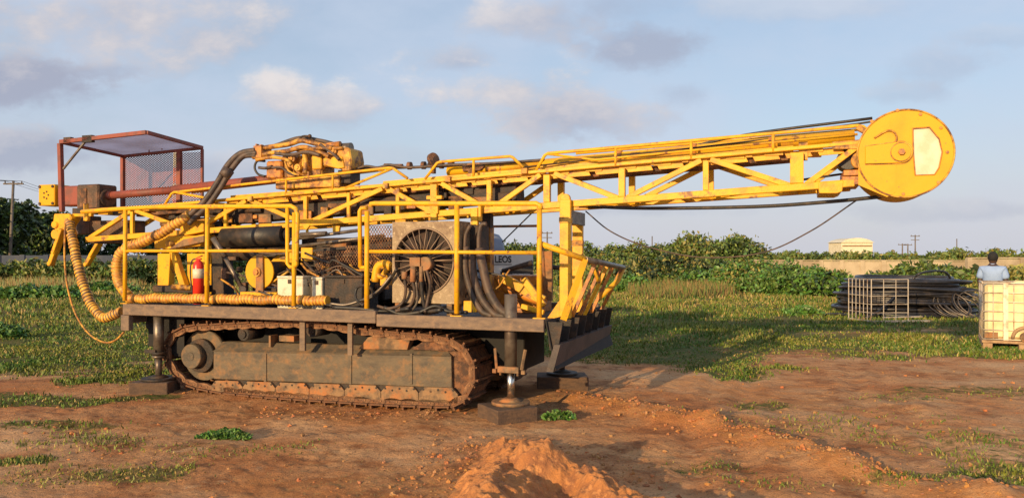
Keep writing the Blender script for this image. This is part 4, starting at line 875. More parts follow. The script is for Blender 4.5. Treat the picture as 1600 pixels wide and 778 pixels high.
# valves and small clutter inside the mast, left half
for i in range(34):
    px = random.uniform(250, 760); t = (px-142)/1226; py = 333-(px-142)*.0905 + random.uniform(14, 34); vv = random.uniform(.82, 1.12); s_ = random.uniform(.03, .075); p = L(px, py, vv)
    mb = MB()
    if i % 3: mb.box(p-Vector((s_, s_, s_*.7)), p+Vector((s_, s_, s_*.7)))
    else: mb.cyl(p-UX*s_*2.2, p+UX*s_*2.2, s_*.6, 14)
    part(mb, 'fitting' if i % 3 else 'cylinder', ['dark', 'dirtyel', 'rust', 'orange'][i % 4], mast, .006)
for i in range(7):
    a = 250+i*70; part(MB().tube(smooth_path([L(a, 333-(a-142)*.0905+22, .95), L(a+60, 333-(a-82)*.0905+16+i % 3*6, .9), L(a+130, 333-(a-12)*.0905+24, .97)], 5), .015, 8), 'mast_hose', ['black', 'hosebrown'][i % 2], mast)
part(MB().tube([L(380, 318, 1.0), L(620, 306, 1.0)], .045, 16), 'inner_ram', 'dark', mast); part(MB().tube([L(412, 314, .9), L(450, 311.5, .9)], .018, 10), 'ram_rod', 'chrome', mast)
part(MB().tube([L(560, 322, 1.0), L(690, 312, 1.0)], .06, 16), 'inner_ram', 'dark', mast)
mb = MB(); mb.box(L(672, 288, V1-.06), Lv(682, 345, V1-.06, .05)); mb.box(L(666, 306, V1-.06), Lv(690, 311, V1-.06, .06)); mb.box(L(664, 322, V1-.06), Lv(684, 334, V1-.06, .05)); part(mb, 'mast_clamp', 'yellow', mast, .004)
# ---- yellow pipe elbow by the radiator, coil of hose
part(MB().tube(smooth_path([L(x, y, .42) for x, y in ((586, 440), (590, 418), (602, 412), (612, 418))], 6), .045, 14).tube(smooth_path([L(x, y, .42) for x, y in ((585, 425), (596, 432), (606, 418))], 6), .03, 12), 'pipe_elbow', 'yellow')
part(MB().box(L(594, 430, .42), Lv(606, 446, .42, .1)), 'pipe_elbow', 'yellow')
# radiator
rd = empty('radiator'); rd.parent = rig; v = .22
A, B = L(613, 347, v), L(717, 475, v); c = L(662, 408, v); rf = .335
def casing():
    n = 48; mb = MB(); th = .30; x0, x1, z0, z1 = A.x, B.x, B.z, A.z; out, inn = [], []
    for k in range(n):
        a = 2*math.pi*(k+.5)/n; dx, dz = math.cos(a), math.sin(a)
        tx = ((x1-c.x) if dx > 0 else (c.x-x0))/max(1e-6, abs(dx)); tz = ((z1-c.z) if dz > 0 else (c.z-z0))/max(1e-6, abs(dz)); t = min(tx, tz)
        out.append(Vector((c.x+dx*t, v, c.z+dz*t))); r_ = min(rf, t-.004); inn.append(Vector((c.x+dx*r_, v, c.z+dz*r_)))
    # snap corners
    for cx, cz in ((x0, z0), (x0, z1), (x1, z0), (x1, z1)):
        j = min(range(n), key=lambda k: (out[k].x-cx)**2+(out[k].z-cz)**2); out[j] = Vector((cx, v, cz))
    E = Vector((0, th, 0)); E2 = Vector((0, .08, 0)); vs = out+inn+[p+E for p in out]+[p+E2 for p in inn]; fs = []
    for k in range(n): j = (k+1) % n; fs += [(k, j, n+j, n+k), (k, 2*n+k, 2*n+j, j), (n+k, n+j, 3*n+j, 3*n+k)]
    fs.append(tuple(range(2*n, 3*n))); mb._add(vs, fs); return mb
part(casing(), 'casing', 'casing', rd); part(MB().cyl(c+VX*.10, c+VX*.12, rf-.002, 40), 'radiator_core', 'core', rd)
mb = MB()
for k in range(30):
    a = 2*math.pi*k/26 + random.uniform(-.05, .05); e = Vector((math.cos(a), 0, math.sin(a))); mb.tube([c+e*.07-VX*.025, c+e*(rf*.6)-VX*.02, c+e*(rf+.012)-VX*.004], .0055, 5)
for r_ in (.10, rf+.008):
    mb.tube([c+Vector((math.cos(2*math.pi*k/40)*r_, -.024 + .018*(r_/rf)**2, math.sin(2*math.pi*k/40)*r_)) for k in range(41)], .0045 if r_ < .3 else .011, 6)
part(mb, 'fan_guard', 'fan', rd)
mb = MB()
for k in range(6):
    a = 2*math.pi*k/6+.3; e = Vector((math.cos(a), 0, math.sin(a))); f = Vector((-math.sin(a), 0, math.cos(a)))
    mb._add([c+e*.06+f*.03+VX*.04, c+e*.06-f*.03+VX*.07, c+e*(rf*.93)-f*.08+VX*.08, c+e*(rf*.93)+f*.05+VX*.03], [(0, 1, 2, 3)])
mb.cyl(c+VX*.02, c+VX*.09, .07, 20); fb = part(mb, 'fan', 'core', rd); fb.modifiers.new('s', 'SOLIDIFY').thickness = .006
for x in (.02, .35, .62): part(MB().box((A.x+x, v+.02, .985), (A.x+x+.06, v+.28, B.z-.002)), 'radiator_foot', 'mud', rd, .004)
mb = MB(); mb.box(L(640, 402, .08), Lv(656, 416, .08, .12)).cyl(L(663, 412, .1), Lv(663, 412, .1, .1), .07, 18); mb.cyl(L(632, 424, .1), L(632, 436, .1), .03, 12); mb.cyl(L(646, 416, .1), L(645, 440, .1), .03, 12); mb.cyl(L(658, 416, .1), L(658, 440, .1), .02, 10)
part(mb, 'hydraulic_pump', 'mud')
for pts, r_, mt in (([(632, 432), (634, 455), (628, 474), (608, 482), (590, 478)], .016, 'hosebrown'), ([(645, 438), (648, 460), (640, 478), (618, 486)], .018, 'hosebrown'), ([(658, 438), (660, 462), (664, 482)], .02, 'black'), ([(666, 420), (672, 445), (668, 470), (664, 488)], .016, 'hosebrown'), ([(650, 438), (652, 470), (642, 488)], .012, 'steel'),
                    ([(560, 470), (585, 462), (608, 440), (620, 420)], .016, 'black'), ([(516, 474), (540, 476), (566, 468), (590, 455), (612, 430)], .014, 'steel'), ([(568, 478), (556, 466), (558, 450), (572, 446), (582, 456), (576, 470), (566, 476)], .014, 'black'),
                    ([(600, 480), (625, 490), (655, 488), (690, 484)], .022, 'black'), ([(520, 480), (560, 482), (600, 486), (640, 482)], .02, 'black'), ([(655, 488), (680, 478), (700, 486), (730, 488)], .018, 'black'), ([(404, 455), (440, 466), (480, 470), (520, 478)], .012, 'black')):
    part(MB().tube(smooth_path([L(x, y, .12+.03*i % .09) for i, (x, y) in enumerate(pts)], 7), r_, 9), 'hose', mt)
# hoses falling beside the outrigger
for pts, r_ in (([(728, 385), (727, 420), (736, 455), (752, 485), (770, 494)], .035), ([(738, 390), (740, 430), (752, 465), (772, 490), (790, 494)], .04), ([(748, 388), (755, 420), (764, 455), (780, 482), (795, 492)], .045), ([(735, 352), (728, 366), (726, 385), (727, 400)], .022), ([(760, 350), (752, 352), (748, 370), (748, 392)], .022)):
    part(MB().tube(smooth_path([L(x, y, .32) for x, y in pts], 8), r_, 12), 'return_hose', 'hosebrown')
# column and bits behind the right rail
part(MB().box(L(752, 352, .9), Lv(766, 470, .9, .12)), 'column', 'dirtyel', None, .005); part(MB().box(L(735, 325, .62), Lv(746, 352, .62, .06)).box(L(747, 318, .62), Lv(751, 345, .62, .05)), 'mast_bracket', 'yellow', None, .004)
part(MB().prism([L(x, y, .85) for x, y in ((745, 330), (766, 334), (766, 356), (745, 346))], (0, .1, 0)), 'mast_bracket', 'dark', None, .004)
part(MB().box(L(722, 352, .5), Lv(748, 400, .5, .3)), 'valve_bank', 'dark', None, .01)
part(MB().box(L(766, 430, 1.3), Lv(842, 490, 1.3, .5)), 'battery_cabinet', 'orange', None, .01)
part(MB().bar(L(783, 432, .8), L(850, 470, .8), .05, .10), 'slanted_brace', 'yellow', None, .005); part(MB().bar(L(818, 436, .75), L(850, 478, .75), .05, .07), 'slanted_brace', 'yellow', None, .005); part(MB().bar(L(815, 478, .6), L(850, 488, .6), .05, .05), 'slanted_brace', 'yellow', None, .005)
part(MB().tube(smooth_path([L(x, y, .9) for x, y in ((778, 432), (790, 450), (820, 462), (852, 474))], 6), .05, 12), 'return_hose', 'orange')
part(MB().tube([L(846, 416, 1.7), L(880, 419, 1.7)], .03, 10).tube([L(785, 424, 1.5), L(832, 410, 1.5)], .03, 10), 'cross_tube', 'hosebrown')
part(MB().tube([L(846, 385, 1.5), L(851, 470, 1.5)], .03, 8).box(L(846, 392, 1.5), Lv(862, 470, 1.5, .05)), 'side_panel', 'mud')
part(MB().box(L(724, 470, .3), Lv(744, 488, .3, .1)), 'terminal_box', 'yellow', None, .004)
# long dark beams filling the deck centre
part(MB().box((.6, 1.55, .99), (3.3, 1.8, 1.18)).box((.5, .85, .99), (2.2, 1.3, 1.12)), 'sub_frame', 'dark', None, .01)

for k in range(26):      # thin wires and small lines tangled over the machinery
    x0 = random.uniform(340, 700); y0 = random.uniform(395, 440); pts = [L(x0, y0, .5), L(x0+random.uniform(10, 40), y0+random.uniform(5, 30), .42), L(x0+random.uniform(30, 80), y0+random.uniform(0, 36), .4), L(x0+random.uniform(60, 110), random.uniform(420, 474), .38)]
    part(MB().tube(smooth_path(pts, 6), random.choice((.006, .009, .013)), 6), 'wire', random.choice(['black', 'hosebrown', 'steel', 'dirtyel']), en)
for k in range(40):
    px, py = random.uniform(345, 612), random.uniform(400, 470); p = L(px, py, random.uniform(.6, .85)); a_, b_, c_ = (random.uniform(.02, .07) for _ in range(3))
    mb = MB().box(p-Vector((a_, .03, b_)), p+Vector((a_, .03, b_))) if k % 2 else MB().cyl(p-UX*a_, p+UX*a_, c_*.8, 14)
    part(mb, 'engine_fitting', ['dark', 'grime', 'rust', 'mud', 'grime'][k % 5], en, .005)
# ---- loose things on the deck
def rigthing(name, label, cat, u, v, w, group=None): p = world(u, v, w); return empty(name, p, R(RYAW), label, cat, group)
c = L(310, 460, .24); ex = rigthing('fire_extinguisher', 'red fire extinguisher with white label standing behind the left handrail post', 'fire extinguisher', c.x, c.y, 1.15)
z1 = L(310, 412, .24).z-1.15; z0 = -.113
MB().tube([(0, 0, z0), (0, 0, z1-.02), (0, 0, z1+.02), (0, 0, z1+.045)], [.062, .062, .045, .018], 20).build('body', 'exred', ex)
MB().tube([(0, 0, z1-.17), (0, 0, z1-.06)], .0635, 20).build('label_band', 'white', ex)
MB().box((-.03, -.012, z1+.045), (.04, .012, z1+.062)).bar((-.02, 0, z1+.07), (.06, 0, z1+.095), .015, .01).build('handle', 'exred', ex); MB().tube(smooth_path([(-.02, 0, z1+.06), (-.08, -.02, z1+.03), (-.10, -.02, z1-.12), (-.085, 0, z0+.1)], 6), .009, 8).build('hose', 'black', ex)
def wbox(px0, py0, px1, py1, v, dv, name, label, cat, mt, grp=None):
    p, q = L(px0, py0, v), L(px1, py1, v); w0 = .988 if px0 < 588 else .958; r_ = rigthing(name, label, cat, (p.x+q.x)/2, v, w0, grp); hw = abs(q.x-p.x)/2; H = p.z-w0
    MB().box((-hw, 0, 0), (hw, dv, H*.93)).build('body', mt, r_, .008)
    MB().box((-hw-.004, -.004, H*.935), (hw+.004, dv+.004, H)).build('lid', mt, r_, .006)
    MB().box((-.02, -.012, H*.78), (.02, -.001, H*.9)).build('latch', 'dark', r_)
wbox(433, 431, 473, 466, .30, .25, 'control_box', 'larger off-white box on the deck beside the yellow winch disc', 'box', 'white')
wbox(487, 433, 503, 466, .30, .25, 'control_box', 'narrow off-white box on the deck beside the large black box', 'box', 'white')
wbox(507, 430, 566, 468, .32, .35, 'battery_box', 'large black box on the deck between narrow white box and coiled hose', 'box', 'dark')

# ------------------------------------------------------------------ soil heap in the foreground
def soil_heap():
    def g(px, py): Y = 1920/(py-400); return ((px-800)/FPX*Y, Y)
    nx, ny = 420, 400; X0, X1, Y0, Y1 = -1.2, 2.0, 3.6, 7.0
    xs = np.linspace(X0, X1, nx); ys = np.linspace(Y0, Y1, ny); Xg, Yg = np.meshgrid(xs, ys); x, y = Xg.ravel(), Yg.ravel()
    def ridge(p, q, w, h0, h1, s):
        ax, ay = p; bx, by = q; dx, dy = bx-ax, by-ay; t = np.clip(((x-ax)*dx+(y-ay)*dy)/(dx*dx+dy*dy), 0, 1); d = np.hypot(x-ax-t*dx, y-ay-t*dy)
        nn = fbm(x*4+s, y*4, 61+s, 4); return (h0+(h1-h0)*t)*np.clip(1.25-d/(w*(1+.5*nn)), 0, 1)**1.3*(1+.6*nn)
    h = np.maximum(ridge((.05, 6.05), (.15, 5.2), .36, .15, .29, 1), ridge((.10, 5.4), (-.12, 4.2), .44, .25, .24, 2)); h = np.maximum(h, ridge((.15, 5.6), (.98, 4.2), .25, .24, .17, 3)); h = np.maximum(h, ridge((1.0, 4.2), (1.3, 3.7), .30, .2, .08, 4))
    h = h + .06*fbm(x*8, y*8, 71, 3)*sstep(.02, .12, h) + .05*np.abs(fbm(x*20, y*20, 72, 3))*sstep(.0, .1, h) + .02*fbm(x*55, y*55, 73, 2)*sstep(.0, .1, h)
    z = height(x, y) - .03 + h
    q = (np.arange(ny-1)[:, None]*nx + np.arange(nx-1)[None, :]).ravel(); F = np.stack([q, q+1, q+nx+1, q+nx], 1)
    keep = (h.reshape(ny, nx)[:-1, :-1].ravel() > .012) | (h.reshape(ny, nx)[1:, 1:].ravel() > .012); F = F[keep]
    me = bpy.data.meshes.new('soil_heap'); me.from_pydata(np.stack([x, y, z], 1).tolist(), [], F.tolist()); me.polygons.foreach_set('use_smooth', np.ones(len(F), bool)); me.materials.append(M_['heap'])
    o = bpy.data.objects.new('soil_heap', me); COL.objects.link(o); tag(o, 'crumbly heap of orange soil with a dip in its top, in the foreground', 'soil heap')
M_['heap'] = mat('loose orange soil', (0.46, 0.18, 0.05), .95, 0, (0.27, 0.105, 0.04), 9, .40, .60, .8, 40, (0.52, 0.22, 0.07), 18, .5, .62)
soil_heap()
# clods and stones
def clods():
    r = np.random.default_rng(5); vs, fs = [], []
    base = MB().ell((0, 0, 0), 1.0, 6, 4); bv = np.array(base.v); bf = base.f; k = 0
    def put(x, y, s, dz=0.0):
        nonlocal k
        z = hgt_np(x, y); R_ = r.normal(size=3)*.18+1; p = bv*R_*s*(1+.25*r.normal(size=(len(bv), 1)))*np.array([1, 1, .7]); a = r.uniform(0, 6.28); c_, s_ = math.cos(a), math.sin(a)
        p = np.stack([p[:, 0]*c_-p[:, 1]*s_, p[:, 0]*s_+p[:, 1]*c_, p[:, 2]], 1) + np.array([x, y, z+s*.3+dz]); vs.append(p); fs.extend([tuple(i+k*len(bv) for i in f) for f in bf]); k += 1
    def hgt_np(x, y): return hgt(x, y)
    def g(px, py): Y = 1920/(py-400); return ((px-800)/FPX*Y, Y)
    for a, b, w, n in ((g(905, 625), g(1090, 662), .4, 420), (g(1090, 662), g(1330, 735), .36, 420), (g(1330, 735), g(1560, 790), .3, 120), (g(760, 690), g(640, 775), .5, 260), (g(860, 700), g(1010, 775), .5, 200), (g(700, 650), g(420, 640), .4, 160)):
        for i in range(n): t = r.random(); put(a[0]+(b[0]-a[0])*t+r.normal()*w*.5, a[1]+(b[1]-a[1])*t+r.normal()*w*.5, .006+.016*r.random()**4)
    for i in range(900): Y = r.uniform(4, 14); put((r.uniform(-60, 1660)-800)/FPX*Y, Y, .006+.016*r.random()**3)
    me = bpy.data.meshes.new('soil_clods'); me.from_pydata(np.concatenate(vs).tolist(), [], fs); me.materials.append(M_['clod']); o = bpy.data.objects.new('soil_clods', me); COL.objects.link(o); tag(o, 'small crumbs and clods of orange soil scattered over the bare ground', 'soil clods', kind='stuff')
M_['clod'] = mat('soil crumbs', (0.42, 0.165, 0.05), .95, 0, (0.36, 0.19, 0.09), 3, .42, .62, .0, rand=.25)
clods()

# ------------------------------------------------------------------ grass
def grass():
    r = np.random.default_rng(3)
    def blades(n, pyr, pxr, hfun, wid, seed, dens=None):
        py = r.uniform(*pyr, n); Y = 1920/(py-400); X = (r.uniform(*pxr, n)-800)/FPX*Y
        m = grass_mask(X, Y); keep = r.random(n) < (m**1.3)*(.5+1.1*fbm(X*1.7, Y*1.7, 91, 3)+.7*fbm(X*6, Y*6, 93, 2)+.1); 
        return X[keep], Y[keep]
    Xs, Ys = [], []
    for n, pyr in ((170000, (418, 480)), (290000, (470, 600)), (170000, (590, 775))):
        a, b = blades(n, pyr, (-260, 1860), None, None, 0); Xs.append(a); Ys.append(b)
    X = np.concatenate(Xs); Y = np.concatenate(Ys)
    # keep clear of the rig's tracks
    pu = (X-RA.x)*EU.x+(Y-RA.y)*EU.y; pv = (X-RA.x)*EV.x+(Y-RA.y)*EV.y; inside = (pu > -.1) & (pu < 5.6) & (pv > -.3) & (pv < 2.4); X, Y = X[~inside], Y[~inside]
    n = len(X); z = height(X, Y); hh = (.014+.048*r.random(n))*(1+.9*fbm(X*.8, Y*.8, 92, 3))*(1+sstep(10, 28, Y)*1.6); hh *= np.where(Y < 9.5, .75, 1)
    wd = .0018+.00085*Y*r.uniform(.6, 1.3, n); a = r.uniform(0, 6.28, n); lean = hh*r.uniform(.1, .75, n); dx, dy = np.cos(a), np.sin(a); la = r.uniform(0, 6.28, n)
    lx, ly = np.cos(la)*lean, np.sin(la)*lean; P = np.stack([X, Y, z-.01], 1); D = np.stack([dx, dy, 0*dx], 1)*wd[:, None]; Lm = np.stack([lx*.35, ly*.35, hh*.6], 1); Lt = np.stack([lx, ly, hh], 1)
    co = np.stack([P-D, P+D, P+Lm+D*.7, P+Lm-D*.7, P+Lt], 1).reshape(-1, 3); me = bpy.data.meshes.new('grass'); me.vertices.add(5*n); me.vertices.foreach_set('co', co.ravel())
    b = np.arange(n)*5; quad = np.stack([b, b+1, b+2, b+3], 1); tri = np.stack([b+3, b+2, b+4], 1); li = np.concatenate([quad, tri], 1).ravel()
    me.loops.add(7*n); me.loops.foreach_set('vertex_index', li.astype(np.int32)); me.polygons.add(2*n); me.polygons.foreach_set('loop_start', np.stack([np.arange(n)*7, np.arange(n)*7+4], 1).ravel().astype(np.int32))
    mi = (r.random(n) < (.12 + .25*sstep(20, 30, Y) + .5*np.clip(fbm(X*.6, Y*1.5, 78, 3), 0, 1))).astype(np.int32); me.materials.append(M_['blade']); me.materials.append(M_['bladedry']); me.polygons.foreach_set('material_index', np.repeat(mi, 2))
    me.update(calc_edges=True); o = bpy.data.objects.new('grass', me); COL.objects.link(o); tag(o, 'short green and straw-coloured grass over the field and in tufts on the soil', 'grass', kind='stuff')
M_['blade'] = mat('green grass blades', (0.065, 0.135, 0.010), .6, 0, (0.15, 0.17, 0.018), .5, .40, .6, 0, rand=.35)
M_['bladedry'] = mat('dry grass blades', (0.36, 0.26, 0.085), .7, 0, (0.28, .22, .06), .7, .42, .6, 0, rand=.3)
grass()
def weed(px, py, w, h, size, label, seed, mats=('leafvine',), per=2600):
    Y = 1920/(py-400); X = (px-800)/FPX*Y; bush('weed', X, Y, w, h, size, list(mats), label, 'weed', per=per, seed=seed, tr=False, ragged=.5)
weed(874, 656, .26, .10, .028, 'small bright green leafy weed growing on soil beside the front jack block', 3, per=9000)
weed(352, 683, .42, .08, .022, 'low green weed on the bare soil below the crawler track', 4, per=7000)
weed(10, 528, .7, .30, .05, 'bushy green weed at the left edge of the grass field', 5)
weed(60, 470, 3.2, .55, .09, 'broad leafy weed patch behind the hanging yellow hose', 6, per=1500); weed(-60, 462, 3.0, .6, .09, 'leafy weed clump at the far left of the field', 7, per=1500)
weed(160, 455, 3.0, .5, .09, 'dark leafy weeds behind the left handrail', 8, per=1500)
weed(985, 455, 2.2, .85, .10, 'round green bush standing by dry grass right of the rig', 9, per=1800)
weed(1255, 493, .9, .28, .06, 'low dark weeds in front of the coiled black pipe', 10)

def litter():
    r = np.random.default_rng(17); n = 9000; py = r.uniform(560, 778, n); Y = 1920/(py-400); X = (r.uniform(-60, 1660, n)-800)/FPX*Y; k = r.random(n) < .25+.75*(fbm(X*1.3, Y*1.3, 401, 3) > .1); X, Y = X[k], Y[k]; n = len(X)
    a = r.uniform(0, 6.28, n); l = r.uniform(.008, .035, n); U = np.stack([np.cos(a)*l, np.sin(a)*l, r.normal(size=n)*.004], 1); Wd = np.stack([-np.sin(a), np.cos(a), 0*a], 1)*.0022
    o = quads_mesh('straw_litter', np.stack([X, Y, height(X, Y)+.008], 1), U, Wd, ['bladedry']); tag(o, 'dry straw and dead stalks littered over the bare soil', 'straw litter', kind='stuff')
litter()
# ------------------------------------------------------------------ background
VG = 'vine covered scrub bushes along the field edge'
names = ['bright green vine bush at left of the scrub line', 'leafy vine bush with a low dip beside it', 'tall mound of green vines nearest the middle of the scrub', 'wide vine mound below the low cream wall', 'green vine bush just left of the coiled black pipe', 'small vine bush behind the rusty cage panels']
for i, (px, py, w, h) in enumerate(((1070, 448, 3.6, 1.15), (1125, 452, 3.4, 1.25), (1180, 456, 3.6, 1.45), (1235, 460, 3.4, 1.40), (1285, 462, 2.8, 1.15), (1350, 452, 3.0, .45))):
    Y = 1920/(py-400)*.98; bush('vine_bush', (px-800)/FPX*Y, Y, w, h, (.075, .10, .085)[i % 3], [['leafvine', 'leafmid'], ['leafvine', 'leafdark'], ['leafvine', 'leafyel']][i % 3], names[i], 'bush', VG, per=1700, seed=20+i, tr=True)
names = ['scrub bush hidden behind the rig end basket', 'yellowish scrub bush right of the basket', 'scrub bush under the slack rope', 'olive scrub bush before the tall round bush', 'scrub bush with pale leaves', 'low scrub bush by the wall', 'olive bush growing against the cream wall', 'dense bush above the black pipe coil', 'bush behind the man in the pale shirt', 'scrub bush at the right edge behind the tank']
for i, (px, Y, w, h) in enumerate(((925, 42, 6, 2.0), (985, 44, 6, 1.9), (1040, 40, 6, 1.75), (1100, 42, 6, 1.5), (1160, 44, 6, 1.45), (1225, 46, 6, 1.1), (1390, 42, 4, .55), (1455, 40, 6, 1.35), (1535, 42, 4, .9), (1620, 38, 6, 1.4))):
    bush('scrub_bush', (px-800)/FPX*Y, Y, w, h, (.11, .16, .13)[i % 3], [['leafmid', 'leafyel'], ['leafyel', 'leafmid'], ['leafdark', 'leafyel'], ['leafmid', 'leafdark']][i % 4], names[i], 'bush', 'scrub bushes before the wall', ragged=.6, per=700, seed=40+i)
for i, (px, Y, w, h, nm) in enumerate(((20, 44, 6, 1.5, 'scrubby weeds before the blue fence at the far left'), (75, 46, 6, 1.3, 'scrubby weeds before the blue fence behind the foot bracket'), (130, 44, 6, 1.5, 'scrubby weeds before the blue fence behind the mast foot'), (185, 46, 6, 1.35, 'scrubby weeds before the blue fence by the first rail post'), (235, 46, 5, 1.5, 'scrubby weeds behind the yellow stand'))):
    bush('scrub_bush', (px-800)/FPX*Y, Y, w, h, .13, ['leafmid', 'leafyel'], nm, 'bush', 'scrub before the blue fence', per=600, seed=60+i)
def drybrush(px0, px1, Y0, Y1, n, h, seed, label):
    r = np.random.default_rng(seed); Y = r.uniform(Y0, Y1, n); X = (r.uniform(px0, px1, n)-800)/FPX*Y; pxx = X/Y*FPX+800; k = fbm(X*.9, Y*.9, seed, 3) > -.25 + 1.3*(1-sstep(px0, px0+70, pxx)*sstep(px1+40, px1-90, pxx)); X, Y = X[k], Y[k]; n = len(X); z = height(X, Y)
    hh = h*r.uniform(.35, 1.0, n)*(1+.5*fbm(X*.7, Y*.7, seed+1, 2)); ln = hh[:, None]*r.normal(size=(n, 2))*.22; P = np.stack([X+ln[:, 0]*.5, Y+ln[:, 1]*.5, z+hh*.5], 1)
    U = np.stack([ln[:, 0]*.5, ln[:, 1]*.5, hh*.5], 1); Wd = np.stack([r.uniform(.5, 1, n)*.018, 0*X, 0*X], 1)
    o = quads_mesh('dry_brush', P, U, Wd, ['bladedry', 'leafmid'], (r.random(n) < .45).astype(int)); tag(o, label, 'dry brush', kind='stuff')
M_['bladedry'] = mat('dry grass blades', (0.26, 0.165, 0.06), .7, 0, (0.18, .13, .04), .7, .42, .6, 0, rand=.3)
drybrush(940, 1180, 29, 38, 7000, .6, 301, 'dry brown brush between the rig and the vine bushes'); drybrush(-150, 260, 38, 50, 8000, .6, 303, 'dry brown brush across the left of the field')
# treeline beyond
k = 0
tl = [(915, 80, 9, 2.9), (960, 84, 9, 2.8), (1010, 82, 8, 3.2), (1050, 80, 7, 3.1), (1085, 78, 7, 3.9), (1115, 80, 8, 4.3), (1150, 78, 6, 3.4), (1190, 90, 8, 2.0), (1240, 92, 8, 2.1), (1290, 92, 8, 2.3), (1345, 84, 7, 2.2), (1400, 84, 7, 2.1), (1450, 90, 9, 2.2), (1510, 84, 8, 2.6), (1570, 84, 8, 2.4), (1630, 84, 8, 2.3), (1232, 200, 9, 3), (860, 82, 8, 2.9), (805, 82, 8, 3.2)]
tn = ['low', 'spreading', 'rounded', 'bushy', 'domed', 'tallest domed', 'smaller domed', 'low flat', 'low ragged', 'low leafy', 'small leafy', 'thin', 'wide low', 'ragged', 'low wide', 'edge', 'distant', 'hidden', 'partly hidden']
wh = ['just right of the rest posts', 'beyond the end basket', 'left of the slack rope', 'under the slack rope', 'left of the tallest dome on the skyline', 'on the skyline right of the slack rope', 'sloping down right of the tallest dome', 'beyond the start of the cream wall', 'above the wall left of the cream building', 'before the cream building', 'right of the cream building', 'left of the twin poles', 'below the tallest right pole', 'left of the man', 'above the man in the pale shirt', 'at the right edge of the skyline', 'far off beyond the wall', 'behind the right handrail post', 'behind the sign panel']
for i, (px, Y, w, h) in enumerate(tl):
    bush('skyline_bush', (px-800)/FPX*Y, Y, w, h, .20, ['leafmid', 'leafyel'] if i % 3 else ['leafmid', 'leafdark'], tn[i]+' green bush '+wh[i], 'bush', 'bushes along the skyline', per=260, seed=70+i)
for i, (px, Y, w, h, lb) in enumerate(((4, 62, 6, 6.2, 'dark tree at the left edge behind the utility pole'), (60, 72, 7, 6.3, 'broad dark tree just right of the utility pole'), (95, 74, 6, 5.6, 'dark tree behind the rig drive head'), (38, 76, 5, 5.2, 'small dark tree between pole and broad tree'), (150, 78, 7, 4.3, 'dark tree behind the mast foot'), (-60, 60, 8, 6.4, 'dark tree beyond the left edge'), (215, 80, 8, 3.9, 'low dark tree behind the left handrail'), (300, 84, 9, 3.4, 'low dark tree behind the yellow stand'))):
    tree((px-800)/FPX*Y, Y, w, h, .24, ['leafdark', 'leafmid'], lb, 'dark trees at left', per=420, seed=100+i, trunk=.15)
for i, (px, w, h, nm) in enumerate(((400, 9, 2.6, 'low bush glimpsed behind the hydraulic tank of the rig'), (475, 9, 2.4, 'low bush glimpsed behind the end loop of the left handrail'), (560, 9, 2.3, 'low bush glimpsed behind the mesh guards of the rig'), (650, 9, 2.4, 'low bush behind the radiator of the rig'), (730, 9, 2.6, 'low bush behind the hanging hoses of the rig'))):
    bush('skyline_bush', (px-800)/FPX*84, 84, w, h, .22, ['leafmid', 'leafdark'], nm, 'bush', 'bushes along the skyline', per=200, seed=130+i)
# walls
def wall(px0, px1, Y0, Y1, h, mt, label, name='boundary_wall', cap=True, bays=12, th=.2):
    a, b = G(px0, Y0), G(px1, Y1); d = b-a; ln = d.length; r_ = empty(name, a, math.atan2(d.y, d.x), label, 'wall' if 'wall' in name else 'fence')
    MB().box((0, 0, -.3), (ln, th, h)).build('panel', mt, r_)
    for i in range(bays+1): x = ln*i/bays; MB().box((x-.15, -.06, -.3), (x+.15, th+.06, h+.04)).build('pier', mt, r_)
    if cap: MB().box((-.1, -.05, h+.043), (ln+.1, th+.05, h+.12)).build('coping', mt, r_)
wall(1130, 1520, 62, 56, 1.18, 'wall', 'long low cream masonry wall behind the black pipe coil', bays=12)
wall(1515, 1680, 50, 50, 1.40, 'wall', 'stepped-up cream wall section behind the man', bays=4)
wall(-120, 250, 52, 56, 1.65, 'bluewall', 'faded blue sheet fence across the left of the field', 'sheet_fence', False, 10, .06)
# distant building
def building():
    Y = 150; c = G(1339, Y); r_ = empty('building', c, 0, 'small cream building with curved roof rising beyond the wall', 'building'); w = 49/FPX*Y; h = Z(379, Y); hp = Z(372.5, Y)
    MB().box((-w/2, 0, -1), (w/2, 6, h)).build('wall', 'cream', r_)
    pts = [Vector((-w/2-.3, -.3, h+.01))] + [Vector((-w/2 + w*t/10, -.3, h+.1+(hp-h)*math.sin(math.pi*t/10)**.7)) for t in range(11)] + [Vector((w/2+.3, -.3, h+.01))]
    MB().prism(pts, (0, 6.6, 0)).build('roof', 'cream', r_)
    MB().box((-w/2+.2, -.12, h-.75), (w/2-.2, -.01, h-.55)).build('ledge', 'mud', r_)
    for k in range(4): x = -w/2+w*(k+.5)/4; f = MB().box((x-.4, -.06, .9), (x+.4, -.003, 1.9)).build('window', 'cream', r_); MB().box((x-.3, -.09, 1.0), (x+.3, -.063, 1.8)).build('pane', 'bluegrey', f)
building()
